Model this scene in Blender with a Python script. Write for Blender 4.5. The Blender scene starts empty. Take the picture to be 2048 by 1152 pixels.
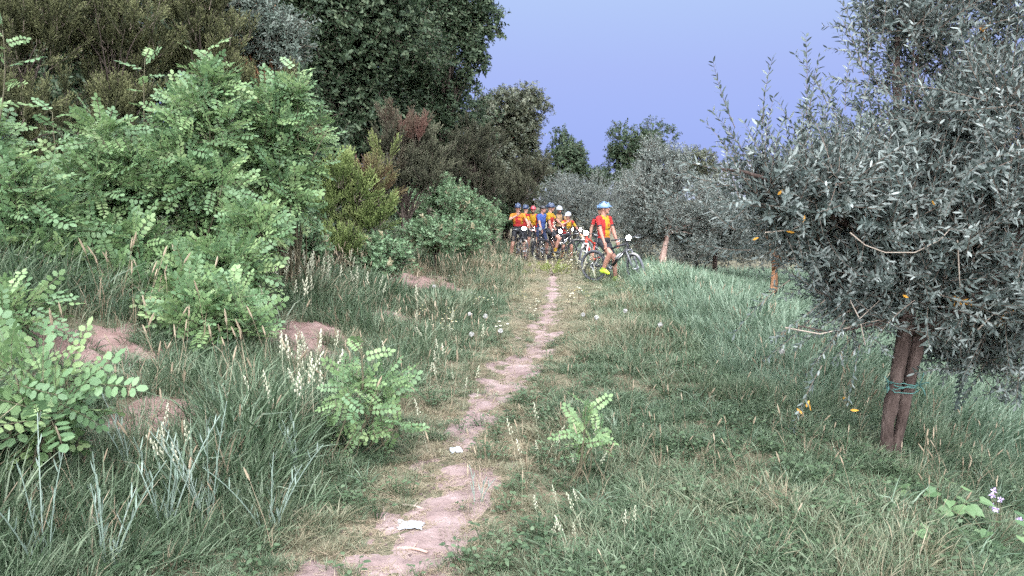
import bpy, math
import numpy as np
from mathutils import Vector, Matrix

R_ = math.radians
scene = bpy.context.scene
COL = scene.collection

# ------------------------------------------------------------------ camera, sky, sun, exposure
F_PX, CX, CY, HORIZON, EYE = 1479.0, 1024.0, 576.0, 396.0, 1.7
PITCH = math.atan((CY - HORIZON) / F_PX)
cam_d = bpy.data.cameras.new('camera')
cam_d.sensor_width = 36.0
cam_d.lens = 36.0 * F_PX / 2048.0
cam_d.clip_start, cam_d.clip_end = 0.05, 8000.0
cam = bpy.data.objects.new('camera', cam_d)
COL.objects.link(cam)
cam.location = (0, 0, EYE)
cam.rotation_euler = (math.pi / 2 - PITCH, 0, 0)
scene.camera = cam

SUN_EL, SUN_AZ = R_(52), R_(178)      # azimuth measured clockwise from +Y: the bright dusk sky behind the camera
world = bpy.data.worlds.new('World')
scene.world = world
world.use_nodes = True
wn, wl = world.node_tree.nodes, world.node_tree.links
wn.clear()
w_out = wn.new('ShaderNodeOutputWorld')
w_bg = wn.new('ShaderNodeBackground')
w_bg.inputs['Strength'].default_value = 0.1     # the ramp is scaled for the exposure below
w_sky = wn.new('ShaderNodeTexSky')
w_sky.sky_type = 'NISHITA'
w_sky.sun_disc = False
w_sky.sun_elevation = SUN_EL
w_sky.sun_rotation = SUN_AZ
w_tc = wn.new('ShaderNodeTexCoord')
w_sep = wn.new('ShaderNodeSeparateXYZ')
w_ramp = wn.new('ShaderNodeValToRGB')
els = w_ramp.color_ramp.elements
els[0].position, els[0].color = 0.0, (0.265, 0.35, 0.87, 1)
els[1].position, els[1].color = 1.0, (0.42, 0.55, 0.85, 1)
for p, c in ((0.07, (0.300, 0.385, 0.88, 1)), (0.16, (0.38, 0.46, 0.89, 1)), (0.25, (0.45, 0.575, 0.92, 1)), (0.42, (0.50, 0.62, 0.92, 1))):
    e = els.new(p); e.color = c
w_gain = wn.new('ShaderNodeVectorMath'); w_gain.operation = 'SCALE'
w_gain.inputs['Scale'].default_value = 0.79
w_mix = wn.new('ShaderNodeMix'); w_mix.data_type = 'RGBA'
w_mix.inputs['Factor'].default_value = 0.985
wl.new(w_tc.outputs['Generated'], w_sep.inputs[0])
wl.new(w_sep.outputs['Z'], w_ramp.inputs['Fac'])
wl.new(w_ramp.outputs['Color'], w_gain.inputs[0])
wl.new(w_sky.outputs['Color'], w_mix.inputs[6])
wl.new(w_gain.outputs[0], w_mix.inputs[7])
wl.new(w_mix.outputs[2], w_bg.inputs['Color'])
wl.new(w_bg.outputs[0], w_out.inputs['Surface'])

sun_d = bpy.data.lights.new('sun', 'SUN')
sun_d.energy = 1.5
sun_d.angle = R_(110)
sun_d.color = (0.945, 0.975, 1.0)
sun = bpy.data.objects.new('sun', sun_d)
COL.objects.link(sun)
sd = Vector((math.sin(SUN_AZ) * math.cos(SUN_EL), math.cos(SUN_AZ) * math.cos(SUN_EL), math.sin(SUN_EL)))
sun.rotation_euler = sd.to_track_quat('Z', 'Y').to_euler()
sun.location = (-5, -10, 20)

scene.view_settings.view_transform = 'Standard'
scene.view_settings.look = 'None'
scene.view_settings.exposure = 3.58
scene.view_settings.gamma = 1.0
scene.view_settings.use_curve_mapping = False
scene.cycles.max_bounces = 5
scene.cycles.use_adaptive_sampling = True
scene.cycles.adaptive_threshold = 0.017
scene.cycles.use_denoising = False
scene.cycles.adaptive_min_samples = 16
scene.cycles.diffuse_bounces = 3
scene.cycles.transmission_bounces = 3
scene.cycles.glossy_bounces = 2
scene.cycles.transparent_max_bounces = 4

# ------------------------------------------------------------------ small tools
def hash2(ix, iy, s):
    n = np.sin(ix * 127.1 + iy * 311.7 + s * 74.7) * 43758.5453
    return n - np.floor(n)

def vnoise(x, y, s=0):
    x = np.asarray(x, float); y = np.asarray(y, float)
    ix, iy = np.floor(x), np.floor(y)
    fx, fy = x - ix, y - iy
    fx, fy = fx * fx * (3 - 2 * fx), fy * fy * (3 - 2 * fy)
    a, b = hash2(ix, iy, s), hash2(ix + 1, iy, s)
    c, d = hash2(ix, iy + 1, s), hash2(ix + 1, iy + 1, s)
    return (a * (1 - fx) + b * fx) * (1 - fy) + (c * (1 - fx) + d * fx) * fy

def fbm(x, y, s=0, o=4):
    t, a, k = 0, 0.5, 1.0
    for i in range(o):
        t = t + a * vnoise(np.asarray(x) * k + i * 17.3, np.asarray(y) * k - i * 9.1, s + i)
        a *= 0.5; k *= 2.03
    return t / (1 - 0.5 ** o)

def sstep(a, b, x):
    t = np.clip((np.asarray(x, float) - a) / (b - a), 0, 1)
    return t * t * (3 - 2 * t)

def softpos(x, k=0.5):
    return 0.5 * (x + np.sqrt(x * x + k * k))

PATH = np.array([(-1.0, 1.5), (-.65, 3.08), (-.61, 3.36), (-.46, 3.74), (-.40, 4.06), (-.33, 4.54), (-.35, 5.02), (-.35, 5.6), (-.27, 6.18), (-.11, 6.88), (.09, 7.76), (.27, 8.57),
                 (.42, 9.95), (.55, 11.36), (.74, 13.42), (.90, 16.12), (1.05, 19.0), (1.2, 22.0), (1.3, 27.0), (1.0, 34.0)])
def path_x(y): return np.interp(y, PATH[:, 1], PATH[:, 0])
def path_w(y): return np.interp(y, [1.5, 3, 3.7, 4.5, 5.6, 7, 8.5, 10, 13, 18, 30], [0.40, 0.38, 0.33, 0.26, 0.20, 0.19, 0.20, 0.17, 0.15, 0.14, 0.13])

def ground(x, y):
    x = np.asarray(x, float); y = np.asarray(y, float)
    z = -0.020 * softpos(np.minimum(y, 55) - 11, 2.0)
    left = softpos(-x - 1.15, 0.6)
    z = z + 0.33 * left - 0.19 * softpos(left - 6, 2.0) - 0.14 * softpos(left - 60, 10)
    e = np.interp(y, [0, 4, 8, 14, 30, 60], [1.7, 2.2, 3.2, 3.5, 3.3, 2.5])
    fall = softpos(x - e, 0.6)
    z = z - 0.42 * fall + 0.40 * softpos(fall - 3.0, 0.8) - 0.0 * fall
    bump = (fbm(x * 0.55, y * 0.55, 3, 3) - 0.5) * 0.22 + (fbm(x * 3.1, y * 3.1, 9, 3) - 0.5) * 0.06
    pd = np.abs(x - path_x(y)) / path_w(y)
    bump = bump * (0.25 + 0.75 * sstep(0.6, 2.2, pd)) - 0.035 * (1 - sstep(0.5, 1.6, pd))
    far = sstep(45, 120, np.hypot(x, y))
    return (z + bump) * (1 - far) + far * (-3.0)

def gz(x, y): return float(ground(x, y))

def at(u, v, y):
    """the point of the photograph's ray through (u, v) at depth y"""
    xc, yc = (u - CX) / F_PX, (CY - v) / F_PX
    d = np.array([xc, math.cos(PITCH) + yc * math.sin(PITCH), -math.sin(PITCH) + yc * math.cos(PITCH)])
    return np.array([0, 0, EYE]) + d * (y / d[1])

def px(u, y):
    return float(at(u, 450, y)[0])

def unit(v):
    v = np.asarray(v, float)
    return v / np.maximum(np.linalg.norm(v, axis=-1, keepdims=True), 1e-9)

class MB:
    def __init__(self): self.v, self.f, self.m, self.t, self.n = [], [], [], [], 0
    def add(self, verts, faces, mat=0, tint=0.5):
        verts = np.asarray(verts, float)
        self.v.append(verts)
        self.t.append(np.broadcast_to(np.asarray(tint, float), (len(verts),)))
        for f in faces:
            self.f.append(tuple(i + self.n for i in f)); self.m.append(mat)
        self.n += len(verts)
    def tube(self, pts, rad, n=6, mat=0, tint=0.5, cap=True, jit=0.0, rng=None):
        pts = np.asarray(pts, float); k = len(pts)
        rad = np.broadcast_to(np.asarray(rad, float), (k,))
        d = unit(np.gradient(pts, axis=0))
        ref = np.array([0, 0, 1.0]) if abs(d[0][2]) < 0.9 else np.array([1.0, 0, 0])
        V = []
        a = np.arange(n) * 2 * math.pi / n
        x = unit(np.cross(ref, d[0]))
        for i in range(k):
            x = unit(x - d[i] * np.dot(x, d[i])); y = np.cross(d[i], x)
            r = rad[i] * (1 + (jit * rng.uniform(-1, 1, n) if jit else 0))
            V.append(pts[i] + (np.cos(a) * r)[:, None] * x + (np.sin(a) * r)[:, None] * y)
        F = [(i * n + j, i * n + (j + 1) % n, (i + 1) * n + (j + 1) % n, (i + 1) * n + j) for i in range(k - 1) for j in range(n)]
        if cap: F += [tuple(range(n - 1, -1, -1)), tuple((k - 1) * n + j for j in range(n))]
        self.add(np.concatenate(V), F, mat, tint)
    def ell(self, c, r, n=12, m=8, mat=0, tint=0.5, M=None, z0=-1.0, z1=1.0):
        th = np.linspace(math.acos(np.clip(z1, -1, 1)), math.acos(np.clip(z0, -1, 1)), m + 1)
        ph = np.arange(n) * 2 * math.pi / n
        V = np.array([[math.sin(t) * math.cos(p), math.sin(t) * math.sin(p), math.cos(t)] for t in th for p in ph]) * np.asarray(r)
        if M is not None: V = V @ np.asarray(M).T
        F = [(i * n + j, (i + 1) * n + j, (i + 1) * n + (j + 1) % n, i * n + (j + 1) % n) for i in range(m) for j in range(n)]
        if z0 > -0.99: F.append(tuple(m * n + j for j in range(n - 1, -1, -1)))
        self.add(V + np.asarray(c, float), F, mat, tint)
    def capsule(self, p0, p1, r0, r1, n=10, m=4, mat=0):
        p0, p1 = np.asarray(p0, float), np.asarray(p1, float)
        d = unit(p1 - p0)
        pts, rad = [], []
        for i in range(m + 1):
            a = math.pi / 2 * (1 - i / m); pts.append(p0 - d * r0 * math.sin(a)); rad.append(max(r0 * math.cos(a), 1e-4))
        for i in range(m + 1):
            a = math.pi / 2 * i / m; pts.append(p1 + d * r1 * math.sin(a)); rad.append(max(r1 * math.cos(a), 1e-4))
        self.tube_dir(pts, rad, d, n, mat)
    def tube_dir(self, pts, rad, d, n, mat=0):
        ref = np.array([0, 0, 1.0]) if abs(d[2]) < 0.9 else np.array([1.0, 0, 0])
        x = unit(np.cross(ref, d)); y = np.cross(d, x)
        a = np.arange(n) * 2 * math.pi / n
        ring = np.cos(a)[:, None] * x + np.sin(a)[:, None] * y
        V = np.concatenate([p + ring * r for p, r in zip(pts, rad)]); k = len(pts)
        F = [(i * n + j, i * n + (j + 1) % n, (i + 1) * n + (j + 1) % n, (i + 1) * n + j) for i in range(k - 1) for j in range(n)]
        F += [tuple(range(n - 1, -1, -1)), tuple((k - 1) * n + j for j in range(n))]
        self.add(V, F, mat)
    def box(self, c, s, mat=0, M=None):
        V = np.array([[x, y, z] for x in (-.5, .5) for y in (-.5, .5) for z in (-.5, .5)]) * np.asarray(s)
        if M is not None: V = V @ np.asarray(M).T
        self.add(V + np.asarray(c, float), [(0, 1, 3, 2), (4, 6, 7, 5), (0, 4, 5, 1), (2, 3, 7, 6), (0, 2, 6, 4), (1, 5, 7, 3)], mat)
    def leaf(self, b, d, nrm, L, W, mat=0, tint=0.5, bend=0.15, shape=(0.3, 0.9, 0.7, 0.8)):
        """six-point leaf with base b, direction d, face normal nrm"""
        d = unit(d); s = unit(np.cross(nrm, d)); nn = np.cross(d, s)
        p = lambda t, w: b + d * (L * t) - nn * (bend * L * t * t) + s * (W * 0.5 * w)
        a, wa, c, wc = shape
        self.add([p(0, 0), p(a, -wa), p(a, wa), p(c, -wc), p(c, wc), p(1, 0)], [(0, 2, 1), (1, 2, 4, 3), (3, 4, 5)], mat, tint)
    def ribbon(self, pts, side, w, mat=0, tint=0.5):
        pts = np.asarray(pts, float); k = len(pts)
        V = []
        for i in range(k - 1):
            V += [pts[i] - side * w[i] * .5, pts[i] + side * w[i] * .5]
        V.append(pts[-1])
        F = [(2 * i, 2 * i + 1, 2 * i + 3, 2 * i + 2) for i in range(k - 2)] + [(2 * k - 4, 2 * k - 3, 2 * k - 2)]
        self.add(V, F, mat, tint)
    def mesh(self, name, mats, smooth=False):
        me = bpy.data.meshes.new(name)
        V = np.concatenate(self.v)
        me.from_pydata(V.tolist(), [], self.f)
        for m in mats: me.materials.append(m)
        me.polygons.foreach_set('material_index', np.array(self.m, dtype=np.int32))
        if smooth: me.polygons.foreach_set('use_smooth', np.ones(len(me.polygons), dtype=bool))
        at_ = me.attributes.new('tint', 'FLOAT', 'POINT')
        at_.data.foreach_set('value', np.concatenate(self.t).astype(np.float32))
        me.update()
        return me
    def obj(self, name, mats, parent=None, smooth=False):
        if not isinstance(mats, (list, tuple)): mats = [mats]
        return link(name, self.mesh(name, mats, smooth), parent)

def link(name, data, parent=None, loc=(0, 0, 0)):
    o = bpy.data.objects.new(name, data)
    COL.objects.link(o)
    o.location = loc
    if parent: o.parent = parent
    return o

def tag(o, label=None, cat=None, group=None, kind=None):
    if label: o['label'] = label
    if cat: o['category'] = cat
    if group: o['group'] = group
    if kind: o['kind'] = kind
    return o

def thing(name, label, cat, loc=(0, 0, 0), rz=0.0, group=None):
    o = link(name, None, None, loc)
    o.rotation_euler = (0, 0, rz)
    o.empty_display_size = 0.2
    return tag(o, label, cat, group)

# ------------------------------------------------------------------ materials
MATS = {}
def principled(name, col, rough=0.7, metal=0.0, spec=0.3):
    if name in MATS: return MATS[name]
    m = bpy.data.materials.new(name); m.use_nodes = True
    b = m.node_tree.nodes['Principled BSDF']
    b.inputs['Base Color'].default_value = (*col, 1)
    b.inputs['Roughness'].default_value = rough
    b.inputs['Metallic'].default_value = metal
    b.inputs['Specular IOR Level'].default_value = spec
    MATS[name] = m
    return m

def mottled(name, cols, scale=8.0, rough=0.8, bump=0.0, bscale=None, spec=0.2, stretch=None, detail=6):
    """Principled with a noise-driven ramp through cols and a bump"""
    m = principled(name, cols[0], rough, 0, spec)
    nt = m.node_tree; b = nt.nodes['Principled BSDF']
    tc = nt.nodes.new('ShaderNodeTexCoord'); mp = nt.nodes.new('ShaderNodeMapping')
    if stretch: mp.inputs['Scale'].default_value = stretch
    no = nt.nodes.new('ShaderNodeTexNoise'); no.inputs['Scale'].default_value = scale; no.inputs['Detail'].default_value = detail
    no.inputs['Roughness'].default_value = 0.65
    ra = nt.nodes.new('ShaderNodeValToRGB')
    e = ra.color_ramp.elements
    e[0].position, e[0].color = 0.3, (*cols[0], 1); e[1].position, e[1].color = 0.7, (*cols[-1], 1)
    for i, c in enumerate(cols[1:-1]):
        q = e.new(0.3 + 0.4 * (i + 1) / (len(cols) - 1)); q.color = (*c, 1)
    nt.links.new(tc.outputs['Object'], mp.inputs[0]); nt.links.new(mp.outputs[0], no.inputs['Vector'])
    nt.links.new(no.outputs['Fac'], ra.inputs[0]); nt.links.new(ra.outputs[0], b.inputs['Base Color'])
    if bump:
        n2 = nt.nodes.new('ShaderNodeTexNoise'); n2.inputs['Scale'].default_value = bscale or scale * 3; n2.inputs['Detail'].default_value = 8
        bu = nt.nodes.new('ShaderNodeBump'); bu.inputs['Strength'].default_value = bump; bu.inputs['Distance'].default_value = 0.02
        nt.links.new(mp.outputs[0], n2.inputs['Vector']); nt.links.new(n2.outputs['Fac'], bu.inputs['Height'])
        nt.links.new(bu.outputs[0], b.inputs['Normal'])
    return m

def leafmat(name, cols, rough=0.5, trans=0.3, spec=0.35, dry=None):
    """leaf material: colour from the leaf's own tint and a random number for each spray; 'itint' leads to the dry colour"""
    m = principled(name, cols[0], rough, 0, spec)
    nt = m.node_tree; b = nt.nodes['Principled BSDF']; out = nt.nodes['Material Output']
    a = nt.nodes.new('ShaderNodeAttribute'); a.attribute_name = 'tint'
    oi = nt.nodes.new('ShaderNodeObjectInfo')
    mx = nt.nodes.new('ShaderNodeMath'); mx.operation = 'MULTIPLY_ADD'; mx.inputs[1].default_value = 0.4
    ml = nt.nodes.new('ShaderNodeMath'); ml.operation = 'MULTIPLY'; ml.inputs[1].default_value = 0.6
    nt.links.new(a.outputs['Fac'], ml.inputs[0]); nt.links.new(oi.outputs['Random'], mx.inputs[0]); nt.links.new(ml.outputs[0], mx.inputs[2])
    ra = nt.nodes.new('ShaderNodeValToRGB'); e = ra.color_ramp.elements
    e[0].position, e[0].color = 0.12, (*cols[0], 1); e[1].position, e[1].color = 0.88, (*cols[-1], 1)
    for i, c in enumerate(cols[1:-1]):
        q = e.new(0.12 + 0.76 * (i + 1) / (len(cols) - 1)); q.color = (*c, 1)
    nt.links.new(mx.outputs[0], ra.inputs[0])
    col = ra.outputs[0]
    if dry:
        it = nt.nodes.new('ShaderNodeAttribute'); it.attribute_type = 'INSTANCER'; it.attribute_name = 'itint'
        mi = nt.nodes.new('ShaderNodeMix'); mi.data_type = 'RGBA'; mi.inputs[7].default_value = (*dry, 1)
        nt.links.new(it.outputs['Fac'], mi.inputs['Factor']); nt.links.new(col, mi.inputs[6]); col = mi.outputs[2]
    nt.links.new(col, b.inputs['Base Color'])
    if trans:
        tr = nt.nodes.new('ShaderNodeBsdfTranslucent'); ms = nt.nodes.new('ShaderNodeMixShader'); ms.inputs[0].default_value = trans
        nt.links.new(col, tr.inputs['Color']); nt.links.new(b.outputs[0], ms.inputs[1]); nt.links.new(tr.outputs[0], ms.inputs[2])
        nt.links.new(ms.outputs[0], out.inputs['Surface'])
    return m

def emission(name, col, s):
    m = bpy.data.materials.new(name); m.use_nodes = True
    nt = m.node_tree; nt.nodes.clear()
    o = nt.nodes.new('ShaderNodeOutputMaterial'); e = nt.nodes.new('ShaderNodeEmission')
    e.inputs[0].default_value = (*col, 1); e.inputs[1].default_value = s
    nt.links.new(e.outputs[0], o.inputs[0])
    return m

m_ground = mottled('meadow_soil', [(0.055, 0.052, 0.032), (0.10, 0.092, 0.058), (0.185, 0.155, 0.11)], 14.0, 0.95, 0.8, 60)
m_soil = mottled('pale_pink_soil', [(0.110, 0.075, 0.069), (0.19, 0.136, 0.128), (0.265, 0.20, 0.192)], 5.0, 0.95, 0.8, 24)
m_redsoil = mottled('reddish_bank_soil', [(0.120, 0.072, 0.062), (0.19, 0.122, 0.108), (0.25, 0.172, 0.155)], 7.0, 0.95, 0.8, 24)
m_hill = mottled('hazed_wooded_hill', [(0.08, 0.10, 0.12), (0.13, 0.14, 0.17), (0.20, 0.18, 0.22)], 0.01, 1.0)  # distance haze is put into the colour as a bluish grey
m_bark = mottled('grey_brown_bark', [(0.030, 0.023, 0.018), (0.060, 0.046, 0.037), (0.10, 0.08, 0.068)], 9.0, 0.95, 1.0, 30, stretch=(1, 1, 0.25))
m_obark = mottled('young_olive_bark', [(0.030, 0.020, 0.017), (0.060, 0.041, 0.035), (0.125, 0.092, 0.080)], 14.0, 0.9, 1.0, 55, stretch=(1, 1, 0.35))
m_palebark = mottled('pale_olive_bark', [(0.24, 0.15, 0.12), (0.36, 0.24, 0.20), (0.42, 0.30, 0.25)], 12.0, 0.95, 1.0, 40, stretch=(1, 1, 0.3))
m_rawbark = mottled('peeled_orange_bark', [(0.11, 0.055, 0.03), (0.28, 0.14, 0.075), (0.42, 0.23, 0.14)], 10.0, 0.95, 1.0, 40, stretch=(1, 1, 0.3))
m_twig = principled('thin_twig', (0.13, 0.10, 0.08), 0.9)
m_palewood = principled('dead_pale_twig', (0.34, 0.28, 0.23), 0.9)
m_stem = principled('green_brown_stem', (0.085, 0.075, 0.045), 0.8)

m_grass = leafmat('grass_blade', [(0.034, 0.058, 0.030), (0.080, 0.122, 0.066), (0.205, 0.250, 0.165)], 0.55, 0.3, 0.3, dry=(0.27, 0.225, 0.15))
m_lush = leafmat('lush_grass_blade', [(0.062, 0.104, 0.062), (0.128, 0.186, 0.122), (0.250, 0.310, 0.225)], 0.5, 0.35, 0.35, dry=(0.34, 0.28, 0.18))
m_straw = leafmat('dry_straw', [(0.20, 0.150, 0.10), (0.31, 0.245, 0.17), (0.46, 0.38, 0.28)], 0.7, 0.3, 0.2)
m_panicle = leafmat('pale_grass_panicle', [(0.38, 0.37, 0.26), (0.50, 0.50, 0.37), (0.62, 0.60, 0.47)], 0.7, 0.3, 0.2)
m_weed = leafmat('low_weed_leaf', [(0.040, 0.068, 0.034), (0.066, 0.104, 0.052), (0.10, 0.142, 0.076)], 0.5, 0.3)
m_rob = leafmat('locust_leaflet', [(0.088, 0.150, 0.062), (0.160, 0.245, 0.104), (0.280, 0.360, 0.168)], 0.45, 0.35, 0.35)
m_robd = leafmat('deep_locust_leaflet', [(0.072, 0.130, 0.060), (0.125, 0.208, 0.100), (0.200, 0.290, 0.145)], 0.45, 0.35, 0.35)
m_oak = leafmat('oak_leaf', [(0.020, 0.036, 0.018), (0.040, 0.062, 0.032), (0.090, 0.115, 0.065)], 0.55, 0.2, 0.22)
m_oakb = leafmat('brownish_oak_leaf', [(0.038, 0.048, 0.029), (0.070, 0.080, 0.048), (0.125, 0.128, 0.080)], 0.5, 0.2, 0.4)
m_grey = leafmat('grey_green_leaf', [(0.055, 0.078, 0.060), (0.100, 0.126, 0.100), (0.17, 0.19, 0.16)], 0.5, 0.2, 0.25)
m_olive = leafmat('olive_leaf', [(0.046, 0.062, 0.056), (0.098, 0.120, 0.109), (0.275, 0.300, 0.282)], 0.5, 0.15, 0.3, dry=(0.55, 0.27, 0.05))
m_olivef = leafmat('distant_olive_leaf', [(0.070, 0.086, 0.076), (0.122, 0.140, 0.124), (0.205, 0.222, 0.198)], 0.5, 0.15, 0.4)
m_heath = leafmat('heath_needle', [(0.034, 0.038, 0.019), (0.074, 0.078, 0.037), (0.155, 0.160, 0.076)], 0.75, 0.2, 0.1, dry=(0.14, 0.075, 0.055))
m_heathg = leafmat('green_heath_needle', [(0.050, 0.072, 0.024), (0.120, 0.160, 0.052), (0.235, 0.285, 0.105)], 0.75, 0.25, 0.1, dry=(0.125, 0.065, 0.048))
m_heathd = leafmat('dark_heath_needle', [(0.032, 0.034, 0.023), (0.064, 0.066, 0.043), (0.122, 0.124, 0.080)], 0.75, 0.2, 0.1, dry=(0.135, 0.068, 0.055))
m_bush = leafmat('bramble_leaf', [(0.070, 0.125, 0.062), (0.120, 0.195, 0.098), (0.185, 0.265, 0.145)], 0.5, 0.3, 0.35, dry=(0.30, 0.24, 0.15))
m_silver = leafmat('silver_stalk', [(0.11, 0.15, 0.12), (0.18, 0.235, 0.19), (0.29, 0.345, 0.30)], 0.6, 0.2, 0.2)
m_white = principled('white_petal', (0.48, 0.47, 0.42), 0.7)
m_yellow = principled('yellow_floret', (0.62, 0.50, 0.10), 0.7)
m_lilac = principled('lilac_petal', (0.50, 0.40, 0.62), 0.7)
m_broad = leafmat('broad_weed_leaf', [(0.075, 0.135, 0.06), (0.115, 0.185, 0.085), (0.16, 0.235, 0.11)], 0.5, 0.3)

# ------------------------------------------------------------------ scattering by geometry nodes (foliage and grass masses)
def instancer(name, meshes):
    ng = bpy.data.node_groups.new(name, 'GeometryNodeTree')
    ng.interface.new_socket('Geometry', in_out='INPUT', socket_type='NodeSocketGeometry')
    ng.interface.new_socket('Geometry', in_out='OUTPUT', socket_type='NodeSocketGeometry')
    N, L = ng.nodes, ng.links
    gi, go = N.new('NodeGroupInput'), N.new('NodeGroupOutput')
    jn = N.new('GeometryNodeJoinGeometry')
    for me in meshes:
        src = bpy.data.objects.new('source_' + me.name, me)       # not linked to the scene: only a mesh carrier
        oi = N.new('GeometryNodeObjectInfo'); oi.inputs['Object'].default_value = src
        g2 = N.new('GeometryNodeGeometryToInstance')
        L.new(oi.outputs['Geometry'], g2.inputs[0]); L.new(g2.outputs[0], jn.inputs[0])
    def attr(nm, ty):
        a = N.new('GeometryNodeInputNamedAttribute'); a.data_type = ty; a.inputs['Name'].default_value = nm
        return a.outputs['Attribute']
    ip = N.new('GeometryNodeInstanceOnPoints')
    er = N.new('FunctionNodeEulerToRotation')
    ip.inputs['Pick Instance'].default_value = True
    L.new(gi.outputs[0], ip.inputs['Points']); L.new(jn.outputs[0], ip.inputs['Instance'])
    L.new(attr('rot', 'FLOAT_VECTOR'), er.inputs[0]); L.new(er.outputs[0], ip.inputs['Rotation'])
    L.new(attr('scl', 'FLOAT'), ip.inputs['Scale']); L.new(attr('idx', 'INT'), ip.inputs['Instance Index'])
    L.new(ip.outputs[0], go.inputs[0])
    return ng

def frames(axis, up=None, rng=None, jit=0.4):
    """rotation matrices with local Z along axis; local X towards up as far as it can (else random roll)"""
    z = unit(axis); n = len(z)
    u = rng.normal(size=(n, 3)) if up is None else np.asarray(up, float) + rng.normal(size=(n, 3)) * jit
    x = unit(u - z * np.sum(u * z, 1, keepdims=True)); y = np.cross(z, x)
    return np.stack([x, y, z], axis=2)

def euler(Rm):
    return np.stack([np.arctan2(Rm[:, 2, 1], Rm[:, 2, 2]), np.arcsin(np.clip(-Rm[:, 2, 0], -1, 1)), np.arctan2(Rm[:, 1, 0], Rm[:, 0, 0])], 1)

def scatter(name, ng, pos, Rm, scl, idx, itint=None, parent=None):
    me = bpy.data.meshes.new(name)
    n = len(pos)
    me.vertices.add(n)
    me.vertices.foreach_set('co', np.asarray(pos, np.float32).ravel())
    def setf(nm, ty, key, arr):
        me.attributes.new(nm, ty, 'POINT').data.foreach_set(key, arr)
    setf('rot', 'FLOAT_VECTOR', 'vector', euler(Rm).astype(np.float32).ravel())
    setf('scl', 'FLOAT', 'value', np.broadcast_to(np.asarray(scl, np.float32), (n,)).copy())
    setf('idx', 'INT', 'value', np.asarray(idx, np.int32))
    setf('itint', 'FLOAT', 'value', (np.zeros(n) if itint is None else np.asarray(itint)).astype(np.float32))
    o = link(name, me, parent)
    md = o.modifiers.new('instances', 'NODES'); md.node_group = ng
    o['kind'] = 'stuff'
    return o

def part_copies(name, meshes, pos, Rm, scl, idx, parent):
    """single pieces as objects that share mesh data"""
    for k in range(len(pos)):
        o = bpy.data.objects.new(name, meshes[int(idx[k])])
        COL.objects.link(o); o.parent = parent
        M = Matrix(Rm[k].tolist()).to_4x4()
        o.matrix_local = Matrix.Translation(pos[k].tolist()) @ M @ Matrix.Scale(float(scl[k]), 4)

# ------------------------------------------------------------------ foliage pieces
def sp_leafspray(seed, n=12, L=0.30, leaf=0.09, wid=0.045, mat=None, shape=(0.3, 0.8, 0.7, 0.9), spread=0.9, name='spray'):
    r = np.random.default_rng(seed); m = MB()
    st = np.array([[0, 0, 0], [0.03 * L * r.normal(), 0.03 * L * r.normal(), L * .5], [0.08 * L * r.normal(), 0.08 * L * r.normal(), L]])
    m.tube(st, [0.004, 0.003, 0.0015], 3, 1, cap=False)
    for i in range(n):
        t = 0.15 + 0.85 * i / (n - 1)
        b = st[0] * (1 - t) + st[2] * t
        a = i * 2.4 + r.uniform(-.5, .5)
        side = np.array([math.cos(a), math.sin(a), 0])
        d = unit(side * spread + np.array([0, 0, r.uniform(0.2, 0.9)]) + r.normal(size=3) * .2)
        nn = unit(np.array([0, 0, 1.0]) + r.normal(size=3) * .5 - side * .3)
        m.leaf(b, d, nn, leaf * r.uniform(.7, 1.2), wid * r.uniform(.8, 1.2), 0, r.uniform(0, 1), r.uniform(0, .3), shape)
    return m.mesh(name, [mat, m_twig])

def sp_robinia(seed, mat, pairs=6, L=0.24, ll=0.054, lw=0.033, name='compound_leaf'):
    r = np.random.default_rng(seed); m = MB()
    bend = r.uniform(.05, .28); sw = r.uniform(-.12, .12)
    P = lambda t: np.array([-bend * L * t * t, sw * L * t * t, L * t])
    m.tube([P(t) for t in (0, .35, .7, 1)], [.0022, .0018, .0014, .001], 3, 1, cap=False)
    base = r.uniform(.25, .65)
    for i in range(pairs):
        t = 0.2 + 0.74 * i / (pairs - 1); k = 1.0 - 0.35 * abs(t - 0.5) ** 1.2
        for s in (-1, 1):
            d = unit(np.array([r.uniform(-.35, .25), s, 0.30 + r.uniform(-.1, .2)]))
            nn = unit(np.array([1.0, r.uniform(-.25, .25) - s * .15, r.uniform(-.25, .25)]))
            m.leaf(P(t) + d * .004, d, nn, ll * k * r.uniform(.9, 1.1), lw * k * r.uniform(.9, 1.1), 0, np.clip(base + r.normal() * .18, 0, 1), r.uniform(0, .2), (0.24, 0.92, 0.72, 0.95))
    m.leaf(P(1), np.array([-.2, 0, 1]), np.array([1.0, 0, .2]), ll, lw, 0, base, .1, (0.24, 0.92, 0.72, 0.95))
    return m.mesh(name, [mat, m_stem])

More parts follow.
